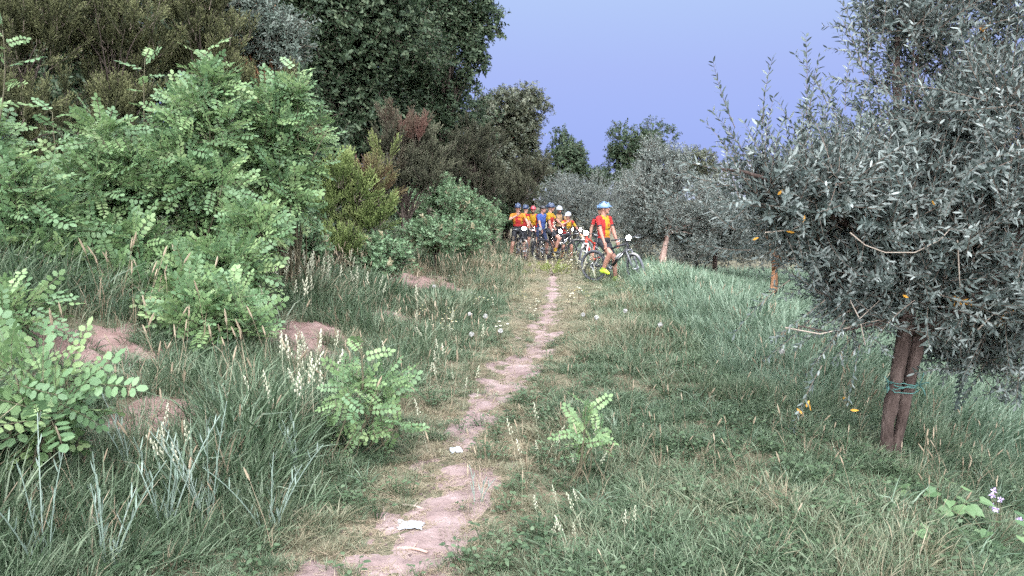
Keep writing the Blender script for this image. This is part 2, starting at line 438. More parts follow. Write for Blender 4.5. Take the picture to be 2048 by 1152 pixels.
def sp_olive(seed, L, n, mat, leaf=0.074, lw=0.0165, name='leafy_twig', bend=0.12):
    r = np.random.default_rng(seed); m = MB()
    bx, by = r.normal() * bend, r.normal() * bend
    P = lambda t: np.array([bx * L * t * t, by * L * t * t, L * t])
    m.tube([P(t) for t in np.linspace(0, 1, 5)], np.linspace(.0036, .001, 5), 3, 1, cap=False)
    a = r.uniform(0, 6)
    for i in range(n):
        t = 0.08 + 0.92 * i / (n - 1); a += math.pi / 2 + r.uniform(-.25, .25)
        for s in (0, math.pi):
            sd_ = np.array([math.cos(a + s), math.sin(a + s), 0])
            d = unit(sd_ * r.uniform(.5, 1.0) + np.array([0, 0, r.uniform(.6, 1.1)]))
            nn = unit(np.cross(d, np.cross(np.array([0, 0, 1.0]), d)) + r.normal(size=3) * .35)
            q = r.random()
            m.leaf(P(min(t, 1)), d, nn, leaf * r.uniform(.65, 1.15) * (1.1 - .35 * t), lw * r.uniform(.8, 1.2), 0, 0.9 + .1 * r.random() if q < .16 else r.uniform(0, .75), r.uniform(-.1, .25), (0.3, 0.85, 0.68, 0.8))
    return m.mesh(name, [mat, m_twig])

def sp_heath(seed, mat, L=0.36, nb=17, name='heath_plume'):
    r = np.random.default_rng(seed); m = MB()
    bx, by = r.normal() * .10, r.normal() * .10
    P = lambda t: np.array([bx * L * t * t, by * L * t * t, L * t])
    m.tube([P(t) for t in (0, .5, 1)], [.003, .002, .001], 3, 1, cap=False)
    tips = [(P(0.25), np.array([0, 0, 1.0]), L * .75)]
    for i in range(nb):
        t = 0.10 + .72 * i / nb; a = i * 2.4 + r.uniform(-.4, .4)
        d = unit(np.array([math.cos(a) * .45, math.sin(a) * .45, 1.0]))
        tips.append((P(t), d, L * (.40 - .20 * t) * r.uniform(.8, 1.2)))
    for (b, d, l) in tips:
        k = max(int(l / 0.009), 5); base = r.uniform(.2, .6)
        e1 = unit(np.cross(d, [0.3, 0.9, 0.1])); e2 = np.cross(d, e1)
        for j in range(k):
            t = (j + .5) / k; a = j * 2.4
            sd_ = e1 * math.cos(a) + e2 * math.sin(a)
            q = b + d * l * t; dd = unit(sd_ * .6 + d); w = .0062
            s = unit(np.cross(dd, r.normal(size=3)))
            ln = .024 * (1.15 - .5 * t)
            m.add([q - s * w, q + s * w, q + dd * ln], [(0, 1, 2)], 0, np.clip(base + .8 * (t - .5) + .9 * (q[2] / L - .6), 0, 1))  # tint paints lit plume tips and a shaded base into the needles
    return m.mesh(name, [mat, m_twig])

def sp_tuft(seed, n, W, spread, arch, mat, lean=0.35, name='tuft'):
    r = np.random.default_rng(seed); m = MB()
    for i in range(n):
        a = r.uniform(0, 6.283); q = r.random() ** .5 * spread
        b = np.array([math.cos(a) * q, math.sin(a) * q, -0.03])
        h = r.uniform(.45, 1.0); a2 = a + r.normal() * .8; ln = abs(r.normal()) * lean + .05; ar = arch * r.uniform(.2, 1.3)
        dr = np.array([math.cos(a2), math.sin(a2), 0])
        P = lambda t: b + dr * (ln * h * t + ar * h * t ** 2.4) + np.array([0, 0, h * t * (1 - .28 * ar * t ** 2)])
        side = unit(np.cross(dr, [0, 0, 1.0]) + r.normal(size=3) * .4)
        w = W * r.uniform(.6, 1.25)
        m.ribbon([P(0), P(.35), P(.7), P(1)], side, [w * .8, w, w * .75], 0, r.uniform(0, 1))
    return m.mesh(name, [mat])

def sp_spike(seed, name='seed_head'):
    """upright stalk with a pale cat's-tail spike, unit height"""
    r = np.random.default_rng(seed); m = MB()
    lean = r.normal(size=2) * .16
    P = lambda t: np.array([lean[0] * t * t, lean[1] * t * t, t])
    tt = r.uniform(.2, .8)
    m.tube([P(0), P(.4), P(.82)], [.003, .0026, .0022], 3, 0, tt * .6, cap=False)
    l = r.uniform(.12, .2)
    m.tube([P(.82), P(.82 + l * .25), P(.82 + l * .75), P(.82 + l)], [.003, .0125, .0105, .002], 5, 0, tt, cap=False)
    for k in range(2):
        d = np.array([r.normal(), r.normal(), 0]) * .10
        m.ribbon([P(.1 + .2 * k), P(.3 + .2 * k) + d * .6, P(.42 + .2 * k) + d * 1.6], unit(np.array([r.normal(), r.normal(), 0.])), [.009, .007], 0, .3)
    return m.mesh(name, [m_straw])

def sp_panicle(seed, name='grass_panicle'):
    r = np.random.default_rng(seed); m = MB()
    lean = r.normal(size=2) * .12
    P = lambda t: np.array([lean[0] * t * t, lean[1] * t * t, t])
    m.tube([P(0), P(.5), P(1)], [.004, .0034, .0015], 3, 0, .1, cap=False)
    for i in range(11):
        t = .72 + .28 * i / 10; a = i * 2.2
        b = P(t) + np.array([math.cos(a), math.sin(a), .3]) * .045 * (1.15 - (t - .72) / .28) * r.uniform(.5, 1)
        m.tube([P(t - .02), b], [.0012, .0012], 3, 0, .3, cap=False)
        m.ell(b, (.011, .011, .024), 5, 3, 0, r.uniform(.3, 1))
    return m.mesh(name, [m_panicle])

def sp_weed(seed, mat, n=12, leaf=0.05, name='weed'):
    r = np.random.default_rng(seed); m = MB()
    for i in range(n):
        a = i * 2.4 + r.uniform(-.4, .4); q = r.uniform(.01, .07); h = r.uniform(.02, .10)
        b = np.array([math.cos(a) * q, math.sin(a) * q, h])
        m.tube([np.array([0, 0, -.02]), b], [.0015, .001], 3, 0, .3, cap=False)
        d = unit(np.array([math.cos(a), math.sin(a), r.uniform(-.1, .6)]))
        m.leaf(b, d, np.array([0, 0, 1.0]) + r.normal(size=3) * .3, leaf * r.uniform(.6, 1.2), leaf * .55, 0, r.random(), .25)
    return m.mesh(name, [mat])

G_OAK = [sp_leafspray(10 + i, 13, .34, .105, .055, m_oak, name='oak_spray') for i in range(4)]
G_OAKB = [sp_leafspray(20 + i, 13, .34, .10, .055, m_oakb, name='oak_spray') for i in range(3)]
G_GREY = [sp_leafspray(30 + i, 16, .32, .075, .026, m_grey, name='grey_spray') for i in range(4)]
G_ROB = [sp_robinia(40 + i, m_rob if i < 4 else m_robd, [5, 6, 7, 6, 6, 7][i], [.20, .24, .28, .22, .25, .27][i]) for i in range(6)]
G_OLV = [sp_olive(50 + i, .26, 9, m_olive, name='leafy_twig') for i in range(4)] + [sp_olive(60 + i, .48, 15, m_olive, name='leafy_shoot') for i in range(3)]
G_OLF = [sp_olive(70 + i, .34, 8, m_olivef, .078, .021, name='olive_spray') for i in range(4)]
G_HE = [sp_heath(80 + i, m_heath) for i in range(4)]
G_HG = [sp_heath(90 + i, m_heathg) for i in range(4)]
G_HD = [sp_heath(100 + i, m_heathd) for i in range(3)]
G_BUSH = [sp_leafspray(110 + i, 13, .22, .055, .032, m_bush, name='bramble_spray') for i in range(4)]
G_TALL = [sp_tuft(120 + i, 42, .023, .48, .46, m_grass, .2, name='tall_grass_tuft') for i in range(5)]
G_FAR = [sp_tuft(190 + i, 34, .042, .5, .36, m_grass, .2, name='far_grass_tuft') for i in range(4)]
G_LFAR = [sp_tuft(195 + i, 34, .042, .5, .36, m_lush, .2, name='far_lush_tuft') for i in range(3)]
G_LUSH = [sp_tuft(130 + i, 42, .024, .48, .42, m_lush, .2, name='lush_grass_tuft') for i in range(4)]
G_TURF = [sp_tuft(140 + i, 48, .046, .75, .7, m_grass, .5, name='turf_tuft') for i in range(4)]
G_DRY = [sp_tuft(150 + i, 18, .018, .40, .35, m_straw, .35, name='dry_tuft') for i in range(3)]
G_BROAD = [sp_tuft(145 + i, 12, .034, .14, .75, m_lush, .3, name='broad_grass_tuft') for i in range(4)]
G_SPIKE = [sp_spike(160 + i) for i in range(5)]
G_PAN = [sp_panicle(170 + i) for i in range(4)]
G_WEED = [sp_weed(180 + i, m_weed, 14, .030) for i in range(4)]
NG = {k: instancer(k, g) for k, g in dict(oak=G_OAK, oakb=G_OAKB, grey=G_GREY, rob=G_ROB, olv=G_OLV, olf=G_OLF, he=G_HE, hg=G_HG, hd=G_HD, bush=G_BUSH,
      tall=G_TALL, broad=G_BROAD, far=G_FAR, lfar=G_LFAR, lush=G_LUSH, turf=G_TURF, dry=G_DRY, spike=G_SPIKE, pan=G_PAN, weed=G_WEED).items()}

# ------------------------------------------------------------------ the setting: ground, path, bare earth, hills
def grid_sheet(name, xs, ys, zf, mat):
    X, Y = np.meshgrid(xs, ys)
    Z = zf(X, Y)
    V = np.stack([X, Y, Z], 2).reshape(-1, 3)
    nx, ny = len(xs), len(ys)
    i, j = np.meshgrid(np.arange(nx - 1), np.arange(ny - 1))
    a = (j * nx + i).ravel()
    Fc = np.stack([a, a + 1, a + nx + 1, a + nx], 1)
    me = bpy.data.meshes.new(name)
    me.from_pydata(V.tolist(), [], Fc.tolist())
    me.materials.append(mat)
    me.polygons.foreach_set('use_smooth', np.ones(len(Fc), dtype=bool))
    return link(name, me)

xs = np.concatenate([-np.geomspace(3000, 14, 26), np.arange(-13.5, 13.6, .18), np.geomspace(14, 3000, 26)])
ys = np.concatenate([-np.geomspace(3000, 4, 22), np.arange(-3.5, 42, .18), np.geomspace(43, 4000, 30)])
g_ob = tag(grid_sheet('ground', xs, ys, ground, m_ground), 'grassy meadow ground falling away to the olive grove', 'ground', kind='structure')

def path_mask(x, y):
    d = np.abs(x - path_x(y)) / path_w(y)
    return 1.0 - d * 0.62 + (fbm(x * 4.2, y * 2.6, 21, 4) - .5) * 1.5 - .14 * sstep(.45, .6, fbm(x * .8, y * .9, 25, 2)) - .12 * sstep(10, 18, y)

def sheet_z(mask):
    return lambda X, Y: ground(X, Y) + np.clip((mask(X, Y) - .5) * 0.06, -.03, .012) + (fbm(X * 9, Y * 9, 31, 4) - .5) * .045

pys = np.arange(1.6, 24, .04)
PW = 0.75
U = np.linspace(-PW, PW, 46)
Xp = path_x(pys)[:, None] + U[None, :]; Yp = np.repeat(pys[:, None], len(U), 1)
Zp = sheet_z(path_mask)(Xp, Yp)
edge = np.zeros_like(Zp); edge[:, 0] = edge[:, -1] = edge[0] = edge[-1] = -.05
V = np.stack([Xp, Yp, Zp + edge], 2).reshape(-1, 3)
nx = len(U); ii, jj = np.meshgrid(np.arange(nx - 1), np.arange(len(pys) - 1)); a = (jj * nx + ii).ravel()
me = bpy.data.meshes.new('path'); me.from_pydata(V.tolist(), [], np.stack([a, a + 1, a + nx + 1, a + nx], 1).tolist()); me.materials.append(m_soil)
me.polygons.foreach_set('use_smooth', np.ones(len(me.polygons), dtype=bool))
tag(link('path', me), 'narrow pinkish dirt path worn through the meadow', 'path', kind='structure')

def on_ground(u, v, y0=3.0):
    """where the ray through (u, v) meets the ground"""
    y = np.arange(y0, 45, .04)
    d = at(u, v, 1.0) - np.array([0, 0, EYE])
    below = EYE + d[2] * y <= ground(d[0] * y, y)
    k = int(np.argmax(below)) if below.any() else len(y) - 1
    return np.array([d[0] * y[k], y[k], EYE + d[2] * y[k]])

PATCHES = []
for (u, v, rx, ry, mat, lab) in ((835, 562, 1.0, 1.5, m_redsoil, 'reddish bare earth on the bank left of the far path'),
                                 (605, 690, .55, 1.0, m_redsoil, 'bare pink earth on the bank between locust bush and sapling'),
                                 (165, 690, .5, .6, m_redsoil, 'bare reddish earth under the locust bush at far left'),
                                 (790, 640, .35, .4, m_redsoil, 'small bare patch of pink earth above the path sapling'),
                                 (290, 850, .4, .5, m_redsoil, 'dark bare earth beside the leftmost sapling')):
    p = on_ground(u, v); PATCHES.append((p[0], p[1], rx, ry))
    def pm(X, Y, p=p, rx=rx, ry=ry):
        d = np.hypot((X - p[0]) / rx, (Y - p[1]) / ry)
        return 1.15 - d * .75 + (fbm(X * 3.3, Y * 3.3, 41, 4) - .5) * 1.2
    def pz(X, Y, pm=pm, p=p, rx=rx, ry=ry):
        d = np.maximum(np.abs(X - p[0]) / (rx * 1.6), np.abs(Y - p[1]) / (ry * 1.6))
        return sheet_z(pm)(X, Y) - .06 * sstep(.85, 1, d)
    tag(grid_sheet('bare_earth', np.arange(p[0] - rx * 1.6, p[0] + rx * 1.6, .045), np.arange(p[1] - ry * 1.6, p[1] + ry * 1.6, .045), pz, mat), lab, 'bare earth', kind='structure')

def patch_mask(x, y):
    t = np.zeros_like(x)
    for (a_, b_, rx, ry) in PATCHES:
        d = np.hypot((x - a_) / rx, (y - b_) / ry)
        t = np.maximum(t, 1.15 - d * .75 + (fbm(x * 3.3, y * 3.3, 41, 4) - .5) * 1.2)
    return t

def hill(name, x0, x1, y0, y1, top, seed, label):
    def hz(X, Y):
        u = (X - x0) / (x1 - x0); v = (Y - y0) / (y1 - y0)
        return -6 + top * np.sin(np.pi * np.clip(u, 0, 1)) ** .8 * np.sin(np.pi * np.clip(v, 0, 1)) * (.7 + .5 * fbm(u * 5, v * 3, seed, 4))
    tag(grid_sheet(name, np.linspace(x0, x1, 70), np.linspace(y0, y1, 30), hz, m_hill), label, 'hill', kind='structure')
hill('hill', -200, 2600, 1500, 3000, 150, 5, 'far wooded hill on the horizon right of the oaks')
hill('hill', -2600, 500, 2000, 3600, 120, 8, 'long low hill hidden behind the wood')

# ------------------------------------------------------------------ trees and shrubs
def bez(a, b, c, n=7):
    t = np.linspace(0, 1, n)[:, None]
    return (1 - t) ** 2 * a + 2 * t * (1 - t) * b + t * t * c

def crown(lobes, nsub, npts, rng, subr=(.26, .42), inner=.5, outw=.8, upw=.3, rnd=.5):
    """points through a crown made of overlapping clumps: positions, axes, clump centres"""
    P, A, C = [], [], []
    vol = np.array([np.prod(l[1]) ** (2 / 3) for l in lobes]); vol = vol / vol.sum()
    for (c, r), w in zip(lobes, vol):
        c, r = np.asarray(c, float), np.asarray(r, float)
        k = max(3, int(round(nsub * w)))
        for i in range(k):
            d = unit(rng.normal(size=3)); q = rng.uniform(.35, .86) if i % 4 else rng.uniform(.1, .5)
            sc = c + d * q * r
            sr = rng.uniform(*subr) * np.array([r.mean() * .5 + r[0] * .5, r.mean() * .5 + r[1] * .5, r.mean() * .6 + r[2] * .4 if r[2] < r[0] else r.mean() * .9])
            n = max(4, int(npts * w / k))
            dd = unit(rng.normal(size=(n, 3)) + d * .35)
            rad = inner + (1 - inner) * rng.random(n) ** .6
            rad = rad * (1 + .25 * rng.normal(size=n) * (rng.random(n) < .2))
            P.append(sc + dd * rad[:, None] * sr)
            A.append(unit(dd * outw + np.array([0, 0, upw]) + rng.normal(size=(n, 3)) * rnd))
            C.append(sc)
    return np.concatenate(P), np.concatenate(A), np.array(C)

def limbs(mb, top, base, centres, r0, rng, n=None, sag=0.0, tmin=.3):
    """limbs from points on the trunk line to the clump centres"""
    base, top = np.asarray(base, float), np.asarray(top, float)
    sel = centres if n is None or n >= len(centres) else centres[rng.choice(len(centres), n, replace=False)]
    for c in sel:
        t = np.clip((c[2] - base[2]) / max(top[2] - base[2], .1) * rng.uniform(.35, .75), tmin, .98)
        s = base + (top - base) * t
        mid = (s + c) / 2 + np.array([0, 0, .18 * np.linalg.norm(c - s) - sag]) + rng.normal(size=3) * .06 * np.linalg.norm(c - s)
        rr = r0 * (1 - .6 * t) * rng.uniform(.2, .42)
        mb.tube(bez(s, mid, c), np.linspace(rr, rr * .22, 7), 5, 0)

def tree(name, label, cat, base, lobes, kind, nspr, nsub, trunk_r=.16, bark=None, seed=1, scl=(.8, 1.25), top=None, group=None, partname='crown', itint=None,
         outw=.8, upw=.3, rnd=.5, subr=(.26, .42), nlimb=40, inner=.5, trunkname='trunk', tmin=.3):
    rng = np.random.default_rng(seed)
    bx_, by_ = base[0], base[1]; bz = gz(bx_, by_) - .05
    t = thing(name, label, cat, (bx_, by_, bz), 0, group)
    org = np.array([bx_, by_, bz])
    lobes = [(np.asarray(c, float) - org, r) for c, r in lobes]
    P, A, C = crown(lobes, nsub, nspr, rng, subr, inner, outw, upw, rnd)
    zc = np.mean([l[0] for l in lobes], axis=0)
    tp = np.array([zc[0], zc[1], zc[2] + .4 * max(l[1][2] for l in lobes)]) if top is None else np.asarray(top, float) - org
    mb = MB()
    mid = np.array([tp[0] * .25, tp[1] * .25, tp[2] * .45]) + rng.normal(size=3) * .05 * tp[2]
    pts = bez(np.zeros(3), mid, tp, 12)
    rad = np.linspace(1, .25, 12) * trunk_r; rad[0] *= 1.45; rad[1] *= 1.12
    mb.tube(pts, rad, 9, 0, jit=.07, rng=rng)
    limbs(mb, tp, np.zeros(3), C, trunk_r, rng, nlimb, tmin=tmin)
    mb.obj(trunkname, bark or m_bark, t, smooth=True)
    ok = P[:, 2] + bz > ground(P[:, 0] + bx_, P[:, 1] + by_) + .02
    P, A = P[ok], A[ok]
    up = np.tile([0, 0, 1.0], (len(P), 1))
    n = len(P)
    ng = {'oak': 4, 'oakb': 3, 'grey': 4, 'olf': 4, 'he': 4, 'hg': 4, 'hd': 3, 'bush': 4}[kind]
    it = None if itint is None else itint(P + org, rng)
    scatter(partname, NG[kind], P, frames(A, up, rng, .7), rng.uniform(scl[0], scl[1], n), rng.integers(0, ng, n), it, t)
    return t

def lobe(u, v, y, ru, rv, rd=None):
    """a crown lobe: centre at pixel (u, v) and depth y, radii in pixels at that depth"""
    s = y / F_PX
    return (at(u, v, y), (ru * s, (rd if rd else ru) * s, rv * s))

# --- the wood on the left: big dark oaks
tree('oak_tree', 'huge dark oak rising above the reddish heath shrub', 'oak tree', (px(690, 22), 22.), [lobe(660, 120, 22, 110, 210), lobe(760, 60, 22, 110, 150), lobe(620, -40, 22, 120, 150), lobe(700, 260, 22.5, 100, 110)],
     'oak', 7000, 110, .24, seed=11, scl=(.9, 1.5))
tree('oak_tree', 'tall dark oak whose branches reach into the sky right of the wood', 'oak tree', (px(860, 26), 26.), [lobe(840, 130, 26, 90, 150), lobe(870, -20, 26, 95, 130), lobe(925, 60, 26, 45, 70), lobe(945, 130, 25.6, 20, 34), lobe(975, 60, 25.8, 20, 18), lobe(955, 95, 25.8, 18, 16), lobe(830, 260, 26, 85, 90), lobe(970, 8, 26, 28, 20), lobe(990, 35, 26, 12, 10)],
     'oak', 6500, 110, .22, seed=12, scl=(.85, 1.35), subr=(.22, .40))
tree('oak_tree', 'rounded brownish oak behind the standing cyclists on the left', 'oak tree', (px(1010, 36), 36.), [lobe(1015, 225, 36, 78, 70), lobe(960, 290, 36, 60, 95), lobe(1050, 280, 36, 52, 90), lobe(1010, 350, 36, 85, 70), lobe(1000, 400, 35, 80, 50)],
     'oakb', 6500, 110, .22, seed=13, scl=(.9, 1.4), subr=(.24, .38))
tree('oak_tree', 'small oak between the brownish oak and the sky gap', 'oak tree', (px(1138, 44), 44.), [lobe(1138, 305, 44, 42, 48), lobe(1125, 355, 44, 52, 40)], 'oak', 1500, 40, .15, seed=14, scl=(.9, 1.4), subr=(.2, .34))
tree('oak_tree', 'dark rounded oak rising behind the grey olives in the middle', 'oak tree', (px(1275, 46), 46.), [lobe(1285, 290, 46, 68, 48), lobe(1235, 325, 46, 35, 30), lobe(1270, 350, 46, 75, 50), lobe(1330, 320, 46, 25, 30)], 'oak', 2300, 55, .2, seed=15, scl=(.9, 1.4), subr=(.2, .32))
tree('oak_tree', 'small pale oak at the right end of the far treeline', 'oak tree', (px(1395, 52), 52.), [lobe(1390, 325, 52, 38, 30), lobe(1420, 350, 52, 40, 30)], 'oakb', 900, 30, .14, seed=16, scl=(.9, 1.4))
tree('oak_tree', 'low distant oak in the dip between two oaks', 'oak tree', (px(1200, 55), 55.), [lobe(1195, 360, 55, 40, 26)], 'oak', 700, 24, .14, seed=17, scl=(.9, 1.4))
tree('oak_tree', 'shaded oak deep in the wood at the top left corner', 'oak tree', (px(120, 19), 19.), [lobe(80, 60, 19, 220, 230), lobe(320, 40, 20, 200, 220), lobe(200, 290, 19, 260, 130)], 'oak', 6500, 120, .25, seed=18, scl=(1.1, 1.7))
tree('oak_tree', 'shaded oak filling the wood behind the big dark oaks', 'oak tree', (px(560, 29), 29.), [lobe(560, 150, 29, 190, 260), lobe(800, 200, 31, 160, 220), lobe(480, 330, 27, 150, 120)], 'oak', 4600, 90, .25, seed=19, scl=(1.2, 1.8))
tree('broadleaf_tree', 'grey-green leaved tree with reddish trunk above the locust bush', 'tree', (px(545, 14.5), 14.5), [lobe(520, 50, 14.5, 80, 60), lobe(440, -10, 14.5, 90, 55), lobe(575, 110, 14.3, 35, 35), lobe(500, 110, 14.6, 45, 25)],
     'grey', 2100, 60, .13, seed=21, scl=(.8, 1.2), bark=m_rawbark, top=at(548, 10, 14.6))

tree('oak_shrub', 'young dark oak in the shade behind the reddish heath shrub', 'oak shrub', (px(880, 28), 28.), [lobe(890, 350, 28, 80, 70), lobe(820, 380, 27, 60, 60), lobe(940, 400, 28, 60, 50)], 'oak', 2200, 50, .08, seed=22, scl=(.9, 1.4))
tree('oak_shrub', 'young dark oak in the shade between locust and bright heath', 'oak shrub', (px(650, 17), 17.), [lobe(650, 330, 17, 70, 80), lobe(640, 420, 16, 60, 60)], 'oak', 1500, 40, .07, seed=23, scl=(.8, 1.2))
# --- tree heaths
def redtips(frac, seed):
    def f(P, rng):
        n = fbm(P[:, 0] * 1.7 + P[:, 1], P[:, 2] * 1.7, seed, 3)
        return np.clip(sstep(1 - frac - .12, 1 - frac + .1, n) * rng.uniform(.5, 1, len(P)), 0, 1)
    return f
HK = dict(outw=.5, upw=.9, rnd=.25, trunkname='stems', inner=.15, subr=(.13, .22))
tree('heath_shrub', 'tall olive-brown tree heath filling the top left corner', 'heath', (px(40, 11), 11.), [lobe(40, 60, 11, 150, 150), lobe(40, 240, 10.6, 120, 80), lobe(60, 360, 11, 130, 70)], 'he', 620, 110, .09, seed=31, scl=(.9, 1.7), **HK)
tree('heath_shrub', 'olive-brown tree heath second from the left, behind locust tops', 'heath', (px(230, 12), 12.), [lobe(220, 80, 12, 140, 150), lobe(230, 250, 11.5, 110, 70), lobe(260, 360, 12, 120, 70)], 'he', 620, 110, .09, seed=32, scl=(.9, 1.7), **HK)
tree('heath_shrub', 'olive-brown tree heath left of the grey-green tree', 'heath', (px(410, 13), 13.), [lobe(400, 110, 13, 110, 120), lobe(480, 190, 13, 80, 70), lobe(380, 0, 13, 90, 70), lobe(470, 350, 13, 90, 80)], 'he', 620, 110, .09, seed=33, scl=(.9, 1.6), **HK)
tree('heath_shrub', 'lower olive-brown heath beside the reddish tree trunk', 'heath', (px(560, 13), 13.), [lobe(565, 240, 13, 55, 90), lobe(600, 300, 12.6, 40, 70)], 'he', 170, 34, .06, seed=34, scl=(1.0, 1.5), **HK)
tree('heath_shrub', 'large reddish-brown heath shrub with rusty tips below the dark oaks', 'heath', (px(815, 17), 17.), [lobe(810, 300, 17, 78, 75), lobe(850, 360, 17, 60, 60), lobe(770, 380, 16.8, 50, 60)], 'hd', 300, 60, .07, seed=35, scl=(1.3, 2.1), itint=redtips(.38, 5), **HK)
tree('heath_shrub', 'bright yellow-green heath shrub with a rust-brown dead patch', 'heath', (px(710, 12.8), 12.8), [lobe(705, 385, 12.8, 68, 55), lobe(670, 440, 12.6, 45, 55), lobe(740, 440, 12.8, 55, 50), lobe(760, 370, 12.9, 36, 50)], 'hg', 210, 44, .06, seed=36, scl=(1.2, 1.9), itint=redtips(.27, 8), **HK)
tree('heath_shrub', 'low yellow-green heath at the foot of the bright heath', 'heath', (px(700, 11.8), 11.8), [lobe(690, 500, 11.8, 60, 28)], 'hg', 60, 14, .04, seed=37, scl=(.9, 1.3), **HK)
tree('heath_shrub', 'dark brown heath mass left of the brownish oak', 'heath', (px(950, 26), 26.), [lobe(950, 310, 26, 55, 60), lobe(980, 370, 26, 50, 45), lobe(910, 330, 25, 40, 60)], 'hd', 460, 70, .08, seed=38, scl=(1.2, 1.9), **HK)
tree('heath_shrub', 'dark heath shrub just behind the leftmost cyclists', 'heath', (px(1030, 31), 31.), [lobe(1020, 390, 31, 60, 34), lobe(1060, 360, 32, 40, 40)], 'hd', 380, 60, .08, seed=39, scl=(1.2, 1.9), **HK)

# --- low bushes along the left bank
def pale_tips(P, rng): return (rng.random(len(P)) < .06) * .8
for k, (u, v, y, ru, rv, n, lab) in enumerate((
        (930, 425, 19, 55, 40, 900, 'soft green bush on the bank below the dark heath'),
        (880, 385, 20, 40, 40, 600, 'feathery green bush under the reddish heath shrub'),
        (985, 450, 23, 34, 26, 420, 'low green bush nearest the leftmost cyclist'),
        (870, 470, 15.5, 60, 30, 700, 'green bramble bush sprawling above the reddish bare earth'),
        (765, 520, 12.2, 62, 34, 620, 'leafy bramble clump in front of the bright heath'),
        (940, 480, 17.5, 45, 22, 420, 'low bramble spilling toward the pale dry grass'),
        (835, 420, 19.5, 45, 50, 600, 'shaded bush behind the large reddish heath shrub'),
        (1030, 432, 33, 40, 26, 500, 'low bush behind the leftmost cyclists'),
        (1075, 445, 34, 36, 22, 450, 'low bush under the silvery olive behind the group'),
        (605, 490, 10.6, 42, 45, 420, 'dark leafy bush in the shade right of the locust thicket'))):
    tree('bramble_bush', lab, 'bush', (px(u, y), y), [lobe(u, v, y, ru, rv)], 'bush', n, 22, .02, seed=50 + k, scl=(.7, 1.25), itint=pale_tips, outw=.7, upw=.6, trunkname='stems')

# --- black locust thicket (pinnate leaves): up to 300 leaves as parts, the rest as foliage
def robinia(name, label, cat, base, lobes, n, nsub, seed, nparts, scl=(.8, 1.2), group=None, stem_r=.014, shoots=()):
    rng = np.random.default_rng(seed)
    bz = gz(*base) - .03; org = np.array([base[0], base[1], bz])
    t = thing(name, label, cat, org, 0, group)
    lobes = [(np.asarray(c, float) - org, r) for c, r in lobes]
    P, A, C = crown(lobes, nsub, n, rng, (.26, .42), .35, .9, .25, .45)
    mb = MB()
    for c in C:
        b0 = np.array([rng.normal() * .12 + c[0] * .25, rng.normal() * .12 + c[1] * .25, 0])
        mb.tube(bez(b0, np.array([c[0] * .7 + b0[0] * .3, c[1] * .7 + b0[1] * .3, c[2] * .55]) + rng.normal(size=3) * .05, c, 7), np.linspace(stem_r, stem_r * .3, 7), 5)
    for (a, b, k) in shoots:                       # upright leading shoots that stand out of the bush
        a, b = np.asarray(a, float) - org, np.asarray(b, float) - org
        pts = bez(a, (a + b) / 2 + rng.normal(size=3) * .05, b, 9)
        mb.tube(pts, np.linspace(.009, .003, 9), 5)
        tt = np.linspace(.12, 1, k); q = np.stack([np.interp(tt, np.linspace(0, 1, 9), pts[:, i]) for i in range(3)], 1)
        an = np.arange(k) * 2.3 + rng.uniform(0, 6)
        P = np.concatenate([P, q]); A = np.concatenate([A, unit(np.stack([np.cos(an), np.sin(an), np.full(k, .35) + .8 * tt ** 4], 1))])
    mb.obj('stems', m_stem, t, smooth=True)
    ok = P[:, 2] + bz > ground(P[:, 0] + base[0], P[:, 1] + base[1]) + .03
    P, A = P[ok], A[ok]
    A[:, 2] = A[:, 2] * .8; n = len(P)
    up = np.tile([0, -.35, 1.0], (n, 1)) + A * .2
    Rm = frames(A, up, rng, .55); s = rng.uniform(scl[0] * .85, scl[1] * 1.1, n); ix = rng.integers(0, 6, n)
    d = np.linalg.norm(P + org - np.array([0, 0, EYE]), axis=1)
    c0 = np.mean([l[0] for l in lobes], axis=0)
    front = np.argsort(d - .6 * np.linalg.norm(P - c0, axis=1))
    a, b = front[:nparts], front[nparts:]
    part_copies('compound_leaf', G_ROB, P[a], Rm[a], s[a], ix[a], t)
    if len(b): scatter('foliage', NG['rob'], P[b], Rm[b], s[b], ix[b], None, t)
    return t

G = 'locust shrubs of the left thicket'
robinia('locust_shrub', 'tallest pale green locust shrub with a spire in the middle of the thicket', 'locust shrub', (px(400, 8.6), 8.6), [lobe(410, 270, 8.6, 95, 90), lobe(400, 400, 8.3, 110, 90), lobe(405, 180, 8.6, 40, 45)], 1150, 34, 61, 120, group=G,
        shoots=[(at(405, 260, 8.6), at(410, 105, 8.6), 12), (at(440, 250, 8.6), at(425, 125, 8.6), 9), (at(290, 300, 8.5), at(290, 118, 8.5), 12)])
robinia('locust_shrub', 'airy locust shrub at the right end of the thicket', 'locust shrub', (px(560, 9.2), 9.2), [lobe(560, 270, 9.2, 75, 80), lobe(580, 390, 9.0, 60, 70), lobe(590, 200, 9.3, 35, 40)], 850, 34, 62, 100, group=G,
        shoots=[(at(570, 240, 9.2), at(590, 140, 9.2), 9), (at(620, 330, 9.1), at(655, 260, 9.1), 8), (at(600, 350, 9.1), at(672, 320, 9.1), 8)])
robinia('locust_shrub', 'broad locust shrub left of the tall spire', 'locust shrub', (px(210, 8.2), 8.2), [lobe(230, 330, 8.2, 110, 75), lobe(190, 420, 7.9, 120, 90)], 1000, 30, 63, 110, group=G, shoots=[(at(120, 350, 8), at(105, 225, 8), 8)])
